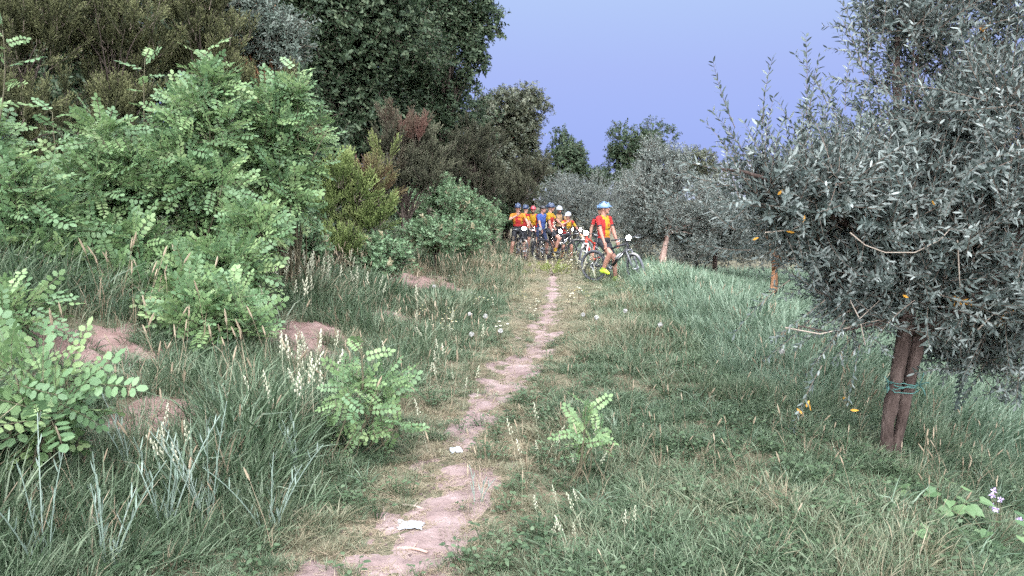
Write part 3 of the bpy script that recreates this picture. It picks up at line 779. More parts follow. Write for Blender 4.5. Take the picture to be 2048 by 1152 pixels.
robinia('locust_shrub', 'locust shrub with its branches cut by the left edge of the picture', 'locust shrub', (px(20, 6.6), 6.6), [lobe(10, 420, 6.6, 110, 100), lobe(60, 520, 6.5, 90, 55), lobe(-20, 300, 6.7, 60, 70)], 850, 28, 64, 130, group=G, shoots=[(at(-10, 280, 6.6), at(5, 60, 6.6), 14)])
robinia('locust_shrub', 'low locust shrub hanging over the bank in front of the thicket', 'locust shrub', (px(440, 7.4), 7.4), [lobe(430, 530, 7.4, 95, 45), lobe(440, 610, 7.1, 75, 50), lobe(510, 470, 7.8, 60, 50)], 700, 24, 65, 150, group=G)
robinia('locust_shrub', 'low locust shrub above the bare reddish earth', 'locust shrub', (px(230, 7.6), 7.6), [lobe(230, 510, 7.5, 110, 50), lobe(120, 545, 7.2, 80, 30)], 620, 22, 66, 130, group=G)
robinia('locust_shrub', 'lowest locust shrub, reaching down into the tall grass of the bank', 'locust shrub', (px(420, 6.4), 6.4), [lobe(420, 620, 6.4, 100, 50), lobe(350, 600, 6.5, 70, 40), lobe(470, 660, 6.2, 50, 35)], 420, 18, 91, 140, group=G)
robinia('locust_shrub', 'small locust shrub at the foot of the thicket near the bare earth', 'locust shrub', (px(270, 6.9), 6.9), [lobe(260, 575, 6.9, 80, 40)], 220, 12, 92, 90, group=G)
G = 'young locust saplings in the grass'
p = on_ground(70, 960)
robinia('locust_sapling', 'leafy locust sapling at the left edge with large oval leaflets', 'sapling', (p[0], p[1]), [lobe(70, 760, p[1], 95, 90), lobe(20, 880, p[1], 70, 60), lobe(120, 830, p[1], 60, 50)], 95, 14, 67, 95, (.85, 1.25), G, .009)
p = on_ground(30, 690)
robinia('locust_sapling', 'locust sapling behind the leftmost one, under the thicket', 'sapling', (p[0], p[1]), [lobe(30, 640, p[1], 80, 45)], 80, 10, 70, 80, (.8, 1.1), G, .008)
p = on_ground(730, 915)
robinia('locust_sapling', 'locust sapling growing at the left edge of the path', 'sapling', (p[0], p[1]), [lobe(730, 790, p[1], 85, 80), lobe(690, 870, p[1], 50, 40), lobe(790, 830, p[1], 45, 30)], 110, 16, 68, 110, (.58, .85), G, .008, shoots=[(at(725, 780, p[1]), at(720, 690, p[1]), 6)])
p = on_ground(1160, 975)
robinia('locust_sapling', 'small spindly locust sapling in the grass right of the path', 'sapling', (p[0], p[1]), [lobe(1165, 880, p[1], 45, 65)], 14, 7, 69, 14, (.5, .68), G, .006, shoots=[(at(1160, 950, p[1]), at(1172, 810, p[1]), 7)])

# --- olive trees of the grove
OK_ = dict(outw=.6, upw=.7, rnd=.45)
G = 'olive trees of the grove'
def ol(label, u, y, lobes, n, seed, bark=None, tr=.11, top=None, nl=30):
    return tree('olive_tree', label, 'olive tree', (px(u, y), y), lobes, 'olf', int(n * 1.4), 70, tr, bark or m_bark, seed, (.75, 1.25), top, G, itint=None, nlimb=nl, tmin=.72, subr=(.2, .34), inner=.4, **OK_)
ol('grey olive with a pale leaning trunk right of the front cyclist', 1322, 20.0, [lobe(1330, 400, 20.3, 95, 75), lobe(1290, 450, 20.5, 70, 70), lobe(1390, 450, 20.3, 65, 70), lobe(1310, 335, 20.5, 50, 45)], 3600, 71, m_palebark, .13, at(1345, 430, 20.2))
ol('silvery olive behind the group of cyclists', 1150, 31, [lobe(1145, 400, 31, 75, 50), lobe(1190, 440, 30.5, 50, 45), lobe(1110, 430, 31, 40, 45)], 2400, 72)
ol('shaded olive with a thin dark trunk beyond the bank', 1435, 22, [lobe(1435, 430, 22, 70, 75), lobe(1470, 460, 21.5, 60, 50), lobe(1400, 480, 22, 45, 40)], 2300, 73, m_obark)
ol('olive with a short peeled orange trunk on the lower slope', 1545, 18.3, [lobe(1570, 450, 18.3, 85, 75), lobe(1620, 490, 18, 70, 55)], 2400, 74, m_rawbark, .15, at(1548, 500, 18.3))
ol('olive hidden behind the grey olive on the left of the grove', 1245, 34, [lobe(1240, 420, 34, 60, 55), lobe(1270, 390, 34, 40, 40)], 1500, 75)
ol('olive standing low behind the big near olive', 1760, 13.5, [lobe(1740, 500, 13.5, 120, 110), lobe(1830, 560, 13.2, 100, 80)], 2600, 76)
ol('olive at the right edge behind the big near olive', 1990, 11.5, [lobe(1980, 480, 11.5, 130, 130), lobe(2040, 560, 11.5, 120, 100)], 2600, 77)
ol('far olive filling the gap of the lower grove', 1660, 26, [lobe(1640, 480, 26, 110, 70), lobe(1500, 500, 28, 80, 50)], 2000, 78)
ol('far dark olive low in the shade of the grove', 1400, 30, [lobe(1390, 500, 30, 90, 45)], 1300, 79)

# --- the near olive with its tied double trunk
def near_olive():
    rng = np.random.default_rng(101)
    b = on_ground(1772, 925); y0 = b[1]; org = np.array([b[0], b[1], b[2] - .04])
    t = thing('olive_tree', 'big near olive with a double trunk tied with green twine', 'olive tree', org)
    q = lambda u, v, y: at(u, v, y) - org
    dy = y0
    mb = MB()
    def stem(pts, r, jit=.10, n=13, k=46):
        pts = np.array(pts); tt = np.linspace(0, 1, len(pts)); s = np.linspace(0, 1, k)
        P = np.stack([np.interp(s, tt, pts[:, i]) for i in range(3)], 1)
        for _ in range(12): P[1:-1] = (P[:-2] + 2 * P[1:-1] + P[2:]) / 4
        P[1:-1] += rng.normal(size=(k - 2, 3)) * .0025
        mb.tube(P, np.interp(s, np.linspace(0, 1, len(r)), r) * (1 + .10 * np.sin(s * 37 + r[0] * 900) * (rng.random(k) < .7)), n, 0, jit=jit, rng=rng)
        return P
    stem([q(1768, 935, dy), q(1774, 850, dy), q(1791, 770, dy), q(1802, 700, dy), q(1816, 640, dy), q(1825, 520, dy + .1), q(1800, 330, dy + .2), q(1790, 150, dy + .3), q(1800, 20, dy + .4)], [.050, .046, .046, .050, .054, .046, .036, .026, .012])
    stem([q(1783, 935, dy + .03), q(1801, 850, dy + .03), q(1816, 775, dy + .02), q(1831, 700, dy + .04), q(1845, 650, dy + .05), q(1900, 655, dy + .12), q(1975, 600, dy + .2), q(2060, 520, dy + .3), q(2120, 420, dy + .4)], [.042, .040, .042, .046, .050, .046, .042, .033, .02])
    stem([q(1835, 660, dy + .04), q(1880, 640, dy - .15), q(1990, 560, dy - .35), q(2080, 380, dy - .5), q(2100, 200, dy - .5)], [.05, .042, .036, .026, .012])
    stem([q(1820, 560, dy + .1), q(1740, 470, dy - .1), q(1640, 420, dy - .2), q(1520, 350, dy - .3), q(1430, 335, dy - .3)], [.034, .026, .020, .013, .006])
    stem([q(1818, 500, dy + .1), q(1880, 380, dy + .3), q(1950, 220, dy + .4), q(1980, 60, dy + .5)], [.034, .03, .024, .012])
    stem([q(1812, 640, dy), q(1740, 650, dy - .2), q(1660, 665, dy - .3), q(1590, 650, dy - .35)], [.016, .010, .007, .004], n=6)
    lobs = [lobe(1900, 110, dy + .35, 160, 170, 150), lobe(1800, 40, dy + .3, 70, 120, 110), lobe(1960, 280, dy - .1, 170, 130, 200), lobe(1800, 350, dy + .1, 130, 110, 200), lobe(1680, 415, dy - .1, 135, 95, 170), lobe(1880, 480, dy, 190, 130, 240),
            lobe(1730, 540, dy, 110, 70, 160), lobe(2000, 520, dy - .1, 150, 160, 220), lobe(1560, 385, dy - .2, 95, 60, 110), lobe(2060, 60, dy + .3, 110, 150, 150), lobe(1980, 660, dy + .1, 90, 50, 150), lobe(1870, 590, dy + .1, 150, 40, 180), lobe(1570, 440, dy - .1, 75, 50, 110), lobe(1600, 390, dy - .1, 90, 55, 110), lobe(1690, 600, dy, 70, 45, 100), lobe(1960, 720, dy + .1, 80, 45, 110), lobe(2030, 700, dy + .2, 90, 70, 120), lobe(1730, 640, dy - .1, 60, 25, 80)]
    airy = [0, 1, 9]
    P1, A1, C1 = crown([(np.asarray(lobs[i][0]) - org, lobs[i][1]) for i in airy], 60, 620, rng, (.14, .30), .2, .55, .6, .4)
    P2_, A2, C2 = crown([(np.asarray(c) - org, r) for k, (c, r) in enumerate(lobs) if k not in airy], 170, 3700, rng, (.16, .34), .3, .55, .55, .5)
    P, A, C = np.concatenate([P1, P2_]), np.concatenate([A1, A2]), np.concatenate([C1, C2])
    limbs(mb, q(1800, 60, dy + .3), q(1812, 640, dy), C, .05, rng, 70)
    mb.obj('trunk', m_obark, t, smooth=True)
    # upright leafy shoots against the sky on the left, hanging ones below
    SP, SA = [], []
    for (u0, v0, u1, v1, dd) in ((1500, 330, 1440, 180, -.3), (1530, 330, 1520, 165, -.3), (1560, 330, 1535, 210, -.2), (1590, 330, 1640, 150, -.2), (1655, 210, 1635, 85, -.15), (1640, 320, 1640, 200, -.2), (1610, 350, 1615, 110, -.25),
                             (1480, 350, 1440, 240, -.3), (1690, 300, 1700, 160, 0), (1720, 240, 1735, 60, .1), (1735, 120, 1740, -20, .1), (1500, 360, 1395, 335, -.3), (1460, 370, 1400, 380, -.3), (1690, 220, 1692, 85, .1),
                             (1480, 400, 1445, 300, -.25), (1560, 360, 1500, 250, -.3), (1680, 330, 1665, 230, -.1), (1470, 460, 1430, 420, -.2), (1540, 340, 1470, 250, -.15), (1620, 340, 1580, 220, -.1), (1760, 100, 1775, -20, .2)):
        a, c = q(u0, v0, dy + dd), q(u1, v1, dy + dd + rng.normal() * .05)
        n = max(1, int(round(np.linalg.norm(c - a) / .34)))
        for i in range(n):
            SP.append(a + (c - a) * (i / n)); SA.append(unit(c - a) + rng.normal(size=3) * .10)
    for (u0, v0, u1, v1, dd) in ((1650, 600, 1570, 655, -.35), (1700, 620, 1640, 665, -.3), (1690, 640, 1600, 820, -.35), (1620, 640, 1560, 690, -.3), (1720, 690, 1690, 800, -.4), (1760, 640, 1700, 640, -.3), (1930, 600, 1925, 730, -.4),
                             (2010, 640, 2040, 760, -.3), (1990, 690, 1950, 760, .1), (1830, 600, 1780, 650, -.4), (1880, 590, 1930, 590, -.45), (1960, 620, 1990, 700, .2), (1580, 560, 1530, 590, -.2), (1500, 500, 1465, 500, -.2)):
        a, c = q(u0, v0, dy + dd), q(u1, v1, dy + dd)
        n = max(1, int(round(np.linalg.norm(c - a) / .30)))
        for i in range(n):
            SP.append(a + (c - a) * (i / n)); SA.append(unit(c - a) + rng.normal(size=3) * .12)
    SP, SA = np.array(SP), np.array(SA); ns = len(SP)
    part_copies('leafy_shoot', G_OLV, SP, frames(SA, None, rng), rng.uniform(.75, 1.1, ns), rng.integers(4, 7, ns), t)
    n = len(P); ix = np.where(rng.random(n) < .25, rng.integers(4, 7, n), rng.integers(0, 4, n)); s = rng.uniform(.75, 1.15, n); Rm = frames(A, None, rng)
    d = np.linalg.norm(P + org - np.array([0, 0, EYE]), axis=1)
    fr = np.argsort(d); npart = 300 - ns
    a, c = fr[:npart], fr[npart:]
    part_copies('leafy_twig', G_OLV, P[a], Rm[a], s[a], ix[a], t)
    scatter('foliage', NG['olv'], P[c], Rm[c], s[c], ix[c], (rng.random(len(c)) < .0015) * 1.0, t)
    # bare pale twigs and a hanging string of bark
    for pts in ([(1700, 465, -.5), (1730, 490, -.5), (1770, 505, -.5), (1830, 505, -.5), (1880, 480, -.5), (1900, 458, -.5)], [(1915, 480, -.45), (1918, 540, -.45), (1920, 575, -.45)], [(1570, 655, -.35), (1640, 668, -.35), (1700, 655, -.3), (1760, 600, -.2)],
                [(1530, 465, -.3), (1580, 460, -.3), (1640, 435, -.25)], [(1730, 690, -.3), (1720, 640, -.3), (1700, 600, -.3)], [(1955, 660, -.3), (1985, 630, -.3), (2048, 620, -.3)]):
        m2 = MB(); P2 = np.array([q(u, v, dy + d_) for u, v, d_ in pts]); m2.tube(P2, np.linspace(.005, .0025, len(P2)), 5); m2.obj('bare_twig', m_palewood, t, smooth=True)
    # yellowed leaves at the tips
    my = MB(); myel = principled('yellowed_leaf', (0.55, 0.27, 0.04), .5)
    for (u, v, dd) in ((1605, 828, -.36), (1622, 822, -.36), (1612, 815, -.36), (1700, 820, -.38), (1690, 795, -.38), (1555, 390, -.4), (1610, 430, -.4), (1505, 480, -.3), (1590, 465, -.4), (1870, 410, -.6), (1805, 590, -.4), (2040, 500, -.5)):
        for k in range(1): my.leaf(q(u, v, dy + dd), rng.normal(size=3), rng.normal(size=3), .055, .018, 0, .5, .2)
    my.obj('yellowed_leaf', myel, t)
    # green twine round the two stems
    tw = MB(); mt = principled('green_twine', (0.055, 0.13, 0.115), .7)
    c0 = (q(1792, 768, dy) + q(1815, 772, dy + .02)) / 2
    for k in range(4):
        a_ = np.linspace(0, 2 * math.pi, 25); rr_ = 1 + .05 * rng.normal(size=25); rr_[-1] = rr_[0]
        tw.tube(np.stack([c0[0] + .106 * rr_ * np.cos(a_), c0[1] + .082 * rr_ * np.sin(a_), c0[2] + (k - 1.5) * .014 + .022 * np.sin(a_ + 2 * k) + .004 * rng.normal(size=25)], 1), .0042, 5, cap=False)
    for (du, dv) in ((-46, -22), (-38, 12), (34, -30), (40, 18), (46, -8)):
        s0 = c0 + np.array([np.sign(du) * .112, -.03, 0]); e0 = c0 + np.array([du, 0, -dv]) * dy / F_PX + np.array([0, -.06, 0])
        tw.tube(bez(s0, (s0 + e0) / 2 + np.array([0, -.02, .03]), e0, 6), .0045, 4)
    tw.obj('twine', mt, t, smooth=True)
near_olive()

# ------------------------------------------------------------------ bicycles
def rot_axis(P, o, ax, a):
    P = np.asarray(P, float); ax = unit(ax); v = P - o
    return o + v * math.cos(a) + np.cross(ax, v) * math.sin(a) + np.outer(v @ ax, ax).reshape(v.shape) * (1 - math.cos(a))

m_tyre = principled('tyre_rubber', (0.030, 0.030, 0.034), .8)
m_dusty = principled('dusty_tyre', (0.085, 0.088, 0.10), .85)
m_black = principled('black_alloy', (0.022, 0.022, 0.026), .4)
m_metal = principled('bare_metal', (0.30, 0.31, 0.33), .4, .7)
m_spoke = principled('spoke_steel', (0.30, 0.31, 0.33), .35, .6)
m_lens = emission('lit_headlight', (1.0, 0.93, 0.80), 150.0)
m_saddle = principled('saddle_black', (0.020, 0.020, 0.022), .6)
m_bwhite = principled('white_paint', (0.40, 0.40, 0.41), .4)
m_bred = principled('red_paint', (0.52, 0.06, 0.04), .4)
WR = 0.365
def torus(mb, c, ax, R, r, n=40, k=8, mat=0):
    ax = unit(ax); e1 = unit(np.cross(ax, [0, 0, 1.0] if abs(ax[2]) < .9 else [1.0, 0, 0])); e2 = np.cross(ax, e1)
    V, F = [], []
    for i in range(n):
        a = 2 * math.pi * i / n; d = e1 * math.cos(a) + e2 * math.sin(a)
        for j in range(k):
            b = 2 * math.pi * j / k; V.append(c + d * (R + r * math.cos(b)) + ax * (r * math.sin(b)))
            F.append((i * k + j, ((i + 1) % n) * k + j, ((i + 1) % n) * k + (j + 1) % k, i * k + (j + 1) % k))
    mb.add(V, F, mat)

def bicycle(label, loc, yaw, steer=0.0, frame=None, accent=None, lit=True, tyre=None, fork=None, bottle=True):
    frame = frame or m_black; accent = accent or m_black; tyre = tyre or m_tyre; fork = fork or m_black
    loc = np.array([loc[0], loc[1], gz(loc[0], loc[1])])
    t = thing('mountain_bike', label, 'bicycle', loc, yaw, 'mountain bikes of the group')
    rear, front = np.array([-.46, 0, WR]), np.array([.70, 0, WR])
    bb, st, ht, hb = np.array([0, 0, .335]), np.array([-.15, 0, .76]), np.array([.43, 0, .93]), np.array([.475, 0, .80])
    ax = unit(ht - hb); S = lambda P: rot_axis(P, hb, ax, steer)
    m = MB()
    m.tube([bb, bb + (hb - bb) * .5 + [0, 0, .02], hb + ax * .02], [.038, .036, .032], 8, 0); m.tube([st - [0, 0, .06], (st + ht) / 2 - [0, 0, .02], ht - ax * .02], [.022, .024, .026], 8, 0)
    m.tube([bb, st], .019, 8, 0); m.tube([hb - ax * .02, ht + ax * .02], .028, 8, 0)
    m.capsule(bb - [0, .045, 0], bb + [0, .045, 0], .034, .034)
    fr = m.obj('frame', frame, t, True)
    for s in (-1, 1):
        c = MB(); c.tube([bb + [-.03, s * .04, 0], bb + [-.2, s * .06, .02], rear + [0, s * .068, 0]], [.014, .013, .012], 6); c.obj('chain_stay', frame, fr, True)
        c = MB(); c.tube([st + [.01, s * .02, -.10], st * .5 + rear * .5 + [0, s * .055, .02], rear + [0, s * .068, 0]], [.011, .010, .010], 6); c.obj('seat_stay', accent, fr, True)
    d = MB(); d.tube([bb * .25 + hb * .75 + [0, -.038, .0], bb * .55 + hb * .45 + [0, -.042, 0]], [.014, .014], 6); d.obj('frame_stripe', accent if accent is not m_black else m_bwhite, fr, True)
    def wheel(c, axle):
        w = link('wheel', None, t)
        a = MB(); torus(a, c, axle, WR - .028, .028, 44, 8); a.obj('tyre', tyre, w, True)
        a = MB(); torus(a, c, axle, WR - .062, .012, 44, 6); a.obj('rim', m_black, w, True)
        a = MB(); a.tube([c - axle * .06, c + axle * .06], [.022, .022], 10); a.obj('hub', m_metal, w, True)
        a = MB(); e1 = unit(np.cross(axle, [0, 0, 1.0])); e2 = np.cross(axle, e1)
        for i in range(28):
            an = 2 * math.pi * i / 28; dd = e1 * math.cos(an) + e2 * math.sin(an); s = 1 if i % 2 else -1
            a.tube([c + axle * .03 * s + dd * .02, c + dd * (WR - .065)], .0011, 3)
        a.obj('spokes', m_spoke, w)
        a = MB(); torus(a, c + axle * .045, axle, .072, .008, 28, 4); torus(a, c + axle * .045, axle, .035, .005, 18, 4)
        a.obj('brake_disc', m_metal, w, True)
    wheel(rear, np.array([0, 1.0, 0]))
    fa = S(np.array([[0, 1.0, 0]]) + hb)[0] - hb
    wheel(S(front[None])[0], fa)
    c = MB(); crown_p = hb - ax * .04
    for s in (-1, 1):
        c.tube(S(np.array([crown_p + [0, s * .065, 0], crown_p * .5 + front * .5 + [.015, s * .068, 0], front + [0, s * .068, 0]])), [.018, .020, .016], 8)
    c.tube(S(np.array([crown_p + [0, -.07, 0], crown_p + [.01, 0, .012], crown_p + [0, .07, 0]])), .022, 8)
    c.tube(S(np.array([front * .52 + crown_p * .48 + [.05, -.06, .02], front * .52 + crown_p * .48 + [.075, 0, .035], front * .52 + crown_p * .48 + [.05, .06, .02]])), .013, 6)
    c.obj('fork', fork, t, True)
    sh = ht + ax * .07
    c = MB(); c.tube(S(np.array([ht, sh, sh + [.065, 0, .02]])), [.024, .022, .022], 8)
    bar = sh + np.array([.065, 0, .02])
    c.tube(S(np.array([bar + [-.05, -.37, .03], bar + [-.01, -.18, .03], bar + [0, -.06, 0], bar + [0, .06, 0], bar + [-.01, .18, .03], bar + [-.05, .37, .03]])), .0125, 8)
    hbo = c.obj('handlebar', m_black, t, True)
    for s in (-1, 1):
        c = MB(); c.tube(S(np.array([bar + [-.03, s * .25, .03], bar + [-.05, s * .38, .03]])), .018, 8); c.obj('grip', m_saddle, hbo, True)
        c = MB(); c.tube(S(np.array([bar + [-.012, s * .20, .028], bar + [.05, s * .22, .0], bar + [.045, s * .33, -.01]])), [.010, .008, .006], 6); c.obj('brake_lever', m_metal, hbo, True)
    c = MB(); lamp = bar + np.array([.03, 0, .035]); c.tube(S(np.array([lamp + [-.06, 0, 0], lamp + [.0, 0, 0], lamp + [.035, 0, 0]])), [.028, .042, .062], 16); c.tube(S(np.array([bar, lamp + [-.01, 0, -.02]])), .012, 6)
    hl = c.obj('headlight', m_black, t, True)
    c = MB(); c.tube(S(np.array([lamp + [.030, 0, 0], lamp + [.040, 0, 0]])), [.058, .055], 18); c.obj('lens', m_lens if lit else m_metal, hl)
    c = MB(); sp = np.array([-.205, 0, .93]); c.tube([st, sp - [0, 0, .02]], .0145, 8); c.obj('seat_post', m_black, t, True)
    c = MB(); c.ell(sp + [-.05, 0, .0], (.10, .068, .028), 14, 8); c.capsule(sp + [-.02, 0, 0], sp + [.15, 0, .008], .032, .020, 10); c.obj('saddle', m_saddle, t, True)
    cr = link('crankset', None, t)
    c = MB(); torus(c, bb + [0, -.055, 0], np.array([0, 1.0, 0]), .075, .007, 26, 5); c.tube([bb + [0, -.06, 0], bb + [0, -.05, 0]], [.045, .045], 12); c.obj('chainring', m_metal, cr, True)
    for s in (-1, 1):
        e = bb + np.array([.10 * -s, s * .085, -.12 * -s * -1 if s < 0 else .12])
        e = bb + (np.array([.05, -.085, -.14]) if s < 0 else np.array([-.05, .085, .14]))
        c = MB(); c.tube([bb + [0, s * .07, 0], e], [.014, .011], 6); c.obj('crank_arm', m_black, cr, True)
        c = MB(); c.box(e + [0, s * .055, 0], (.09, .085, .02)); c.obj('pedal', m_black, cr)
    c = MB()
    for dz in (.05, -.055):
        c.tube([bb + [0, -.058, dz * 1.35], rear + [0, -.058, dz * .75]], .005, 4)
    torus(c, rear + [0, -.052, 0], np.array([0, 1.0, 0]), .05, .016, 20, 6)
    c.tube([rear + [.01, -.06, -.04], rear + [.03, -.06, -.11], rear + [.05, -.06, -.15]], .012, 6)
    c.obj('drivetrain', m_metal, t, True)
    if bottle:
        c = MB(); mid = bb * .52 + hb * .48 + np.array([-.03, 0, .055]); dd = unit(hb - bb); c.tube([mid - dd * .09, mid + dd * .05, mid + dd * .07, mid + dd * .1], [.033, .033, .018, .016], 10); c.obj('bottle', m_bwhite, t, True)
    return t

# ------------------------------------------------------------------ people
m_skin = mottled('skin', [(0.28, 0.135, 0.100), (0.35, 0.180, 0.135)], 6, .55, 0, spec=.35)
m_skin2 = mottled('tanned_skin', [(0.20, 0.10, 0.072), (0.25, 0.13, 0.095)], 6, .55, 0, spec=.35)
m_yel = mottled('jersey_yellow', [(0.276, 0.158, 0.017), (0.39, 0.225, 0.024)], 14, .8, .6, 22, spec=.1)  # jersey cloths: fold shade painted into the colour as darker noise
m_ora = mottled('jersey_orange', [(0.284, 0.109, 0.017), (0.402, 0.153, 0.024)], 14, .8, .6, 22, spec=.1)
m_red = mottled('jersey_red', [(0.242, 0.021, 0.021), (0.343, 0.03, 0.03)], 14, .8, .6, 22, spec=.1)
m_navy = mottled('jersey_blue', [(0.035, 0.058, 0.174), (0.049, 0.082, 0.246)], 14, .8, .6, 22, spec=.1)
m_dk = principled('lycra_black', (0.020, 0.020, 0.024), .6)
m_pale = principled('jersey_white', (0.66, 0.62, 0.50), .7)
m_beige = mottled('jersey_sand', [(0.184, 0.117, 0.063), (0.26, 0.166, 0.089)], 14, .8, .6, 22, spec=.1)
m_shoe = principled('shoe_black', (0.03, 0.03, 0.034), .5)
m_neon = principled('shoe_neon', (0.36, 0.48, 0.04), .5)
m_hair = principled('dark_hair', (0.03, 0.022, 0.018), .7)
m_eye = principled('eye_dark', (0.02, 0.015, 0.012), .3)
m_lip = principled('lip', (0.33, 0.12, 0.10), .5)
m_hblue = principled('helmet_light_blue', (0.13, 0.22, 0.38), .35, spec=.5)
m_hnavy = principled('helmet_navy', (0.022, 0.035, 0.075), .35, spec=.5)
m_hwhite = principled('helmet_white', (0.46, 0.49, 0.54), .35, spec=.5)
m_hred = principled('helmet_red', (0.55, 0.07, 0.09), .35, spec=.5)
m_hblack = principled('helmet_black', (0.02, 0.02, 0.024), .4, spec=.5)
m_vent = principled('helmet_vent', (0.015, 0.015, 0.02), .8)

def ik(a, c, l1, l2, pole):
    v = c - a; d = np.linalg.norm(v); d = min(d, (l1 + l2) * .999); u = unit(v)
    x = (l1 * l1 - l2 * l2 + d * d) / (2 * d); h = math.sqrt(max(l1 * l1 - x * x, 0))
    p = unit(pole - u * np.dot(pole, u))
    return a + u * x + p * h, a + u * d

def person(label, loc, yaw, pose, cl, voxel=.0105, scale=1.03, z=None):
    A_ = lambda *v: np.array(v, float)
    loc = np.array([loc[0], loc[1], gz(loc[0], loc[1]) if z is None else z])
    t = thing('person', label, 'person', loc, yaw, 'cyclists of the group'); t.scale = (scale,) * 3
    pel = A_(*pose['pelvis']); th = pose.get('lean', .1); tw = pose.get('twist', 0.0); sl = pose.get('side', 0.0)
    up = unit(A_(math.sin(th), math.sin(sl), math.cos(th)))
    lat = A_(-math.sin(tw), math.cos(tw), 0); lat = unit(lat - up * np.dot(lat, up)); fwd = np.cross(lat, up)
    neck = pel + up * .52
    prims = []                                    # (region, p0, p1, r0, r1)
    src = MB()
    def cap(reg, p0, p1, r0, r1, n=12): prims.append((reg, p0, p1, r0, r1)); src.capsule(p0, p1, r0, r1, n)
    # torso
    Mt = np.stack([fwd, lat, up], 1)
    for (k, rr, reg) in ((.02, (.112, .165, .12), 'shorts'), (.16, (.108, .148, .15), 'jersey'), (.32, (.122, .165, .17), 'jersey'), (.41, (.105, .165, .11), 'jersey')):
        src.ell(pel + up * k, rr, 16, 10, M=Mt); 
    plat = A_(0, 1, 0)
    prims.append(('shorts', pel + plat * .07 - A_(0, 0, .03), pel - plat * .07 - A_(0, 0, .03), .11, .11))
    for s in (-.07, .07): prims.append(('jersey', pel + up * .12 + lat * s, neck - up * .08 + lat * s, .10, .10))
    shl = {}
    for s, nm in ((1, 'L'), (-1, 'R')):
        shl[nm] = neck - up * .055 + lat * s * .178 + fwd * .005
        cap('jersey', neck - up * .03 + lat * s * .05, shl[nm], .055, .058)
    # head
    hy, hp = pose.get('head', (0.0, 0.0))
    hf = A_(math.cos(hy) * math.cos(hp), math.sin(hy) * math.cos(hp), math.sin(hp)); hl = unit(np.cross(A_(0, 0, 1), hf)); hu = np.cross(hf, hl)
    hc = neck + up * .055 + A_(0, 0, .115) + hf * .025
    cap('skin', neck - up * .03, hc - hu * .06 - hf * .02, .058, .052)
    Mh = np.stack([hf, hl, hu], 1)
    src.ell(hc + hu * .015, (.097, .076, .105), 16, 12, M=Mh); src.ell(hc - hu * .05 + hf * .02, (.070, .058, .070), 14, 10, M=Mh)
    prims.append(('skin', hc - hu * .08, hc + hu * .07, .085, .085))
    src.capsule(hc + hf * .088 + hu * .012, hc + hf * .108 - hu * .022, .010, .017, 8); src.capsule(hc + hf * .070 - hu * .095, hc + hf * .078 - hu * .09, .022, .020, 8)
    for s in (-1, 1): src.ell(hc + hl * s * .078 - hu * .01 - hf * .01, (.020, .010, .030), 8, 6, M=Mh)
    src.capsule(hc + hf * .086 + hl * .035 + hu * .03, hc + hf * .086 - hl * .035 + hu * .03, .013, .013, 8)
    # arms
    for s, nm in ((1, 'L'), (-1, 'R')):
        tgt = A_(*pose['hand' + nm]); pole = A_(*pose.get('elbow' + nm, (-.5, s * .8, -.4)))
        el, wr = ik(shl[nm], tgt, .285, .255, pole)
        cap('arm', shl[nm], el, .052, .040); cap('fore', el, wr, .043, .028)
        d = unit(unit(wr - el) + A_(*pose.get('hdir' + nm, (0, 0, 0)))); pn = unit(np.cross(d, A_(*pose.get('hside' + nm, (0, 0, 1))))); sd_ = np.cross(pn, d)
        hand = 'hand'
        cap(hand, wr, wr + d * .07, .027, .026)
        for k in range(-1, 2): src.capsule(wr + d * .02 + sd_ * .018 * k, wr + d * .075 + sd_ * .022 * k, .017, .015, 8)
        curl = pose.get('curl', .9)
        for k, ln in enumerate((.040, .046, .043, .034)):
            b = wr + d * .085 + sd_ * (.033 - .022 * k)
            p1 = b + unit(d + pn * curl * .5) * ln; p2 = p1 + unit(d + pn * curl * 1.6) * ln * .7; p3 = p2 + unit(d * .4 + pn * curl * 1.9) * ln * .5
            cap(hand, b, p1, .0098, .0092, 8); cap(hand, p1, p2, .0092, .0086, 8); cap(hand, p2, p3, .0086, .0080, 8)
        b = wr + d * .022 + sd_ * .030; p1 = b + unit(d * .7 + sd_ * .8 + pn * .3) * .042; p2 = p1 + unit(d + sd_ * .2 + pn * .6) * .032
        cap(hand, b, p1, .0125, .0105, 8); cap(hand, p1, p2, .0105, .009, 8)
    # legs
    for s, nm in ((1, 'L'), (-1, 'R')):
        hip = pel + plat * s * .095 - A_(0, 0, .05)
        ft = A_(*pose['foot' + nm]); an = ft + A_(-.06, 0, .085)
        kn, an = ik(hip, an, .425, .42, A_(*pose.get('knee' + nm, (1, s * .15, .2))))
        cap('thigh', hip, kn, .092, .058); mid = kn + (an - kn) * .35 - unit(kn - (hip + an) / 2 + A_(.001, 0, 0)) * .012
        cap('calf', kn, mid, .056, .060); cap('calf2', mid, an, .058, .038)
        fd = unit(A_(*pose.get('toe' + nm, (1, s * .12, -.12))))
        cap('shoe', an - A_(0, 0, .035) - fd * .045, an - A_(0, 0, .05) + fd * .15, .040, .032); src.ell(an + fd * .05 - A_(0, 0, .03), (.10, .042, .045), 12, 8, M=np.stack([fd, unit(np.cross([0, 0, 1.], fd)), np.cross(fd, unit(np.cross([0, 0, 1.], fd)))], 1))
    tmp = src.mesh('body_source', [m_skin])
    ob = bpy.data.objects.new('body_source', tmp); COL.objects.link(ob)
    rm = ob.modifiers.new('fuse', 'REMESH'); rm.mode = 'VOXEL'; rm.voxel_size = voxel
    sm = ob.modifiers.new('soften', 'SMOOTH'); sm.iterations = 2; sm.factor = .5
    dg = bpy.context.evaluated_depsgraph_get(); ev = ob.evaluated_get(dg)
    me = bpy.data.meshes.new_from_object(ev)
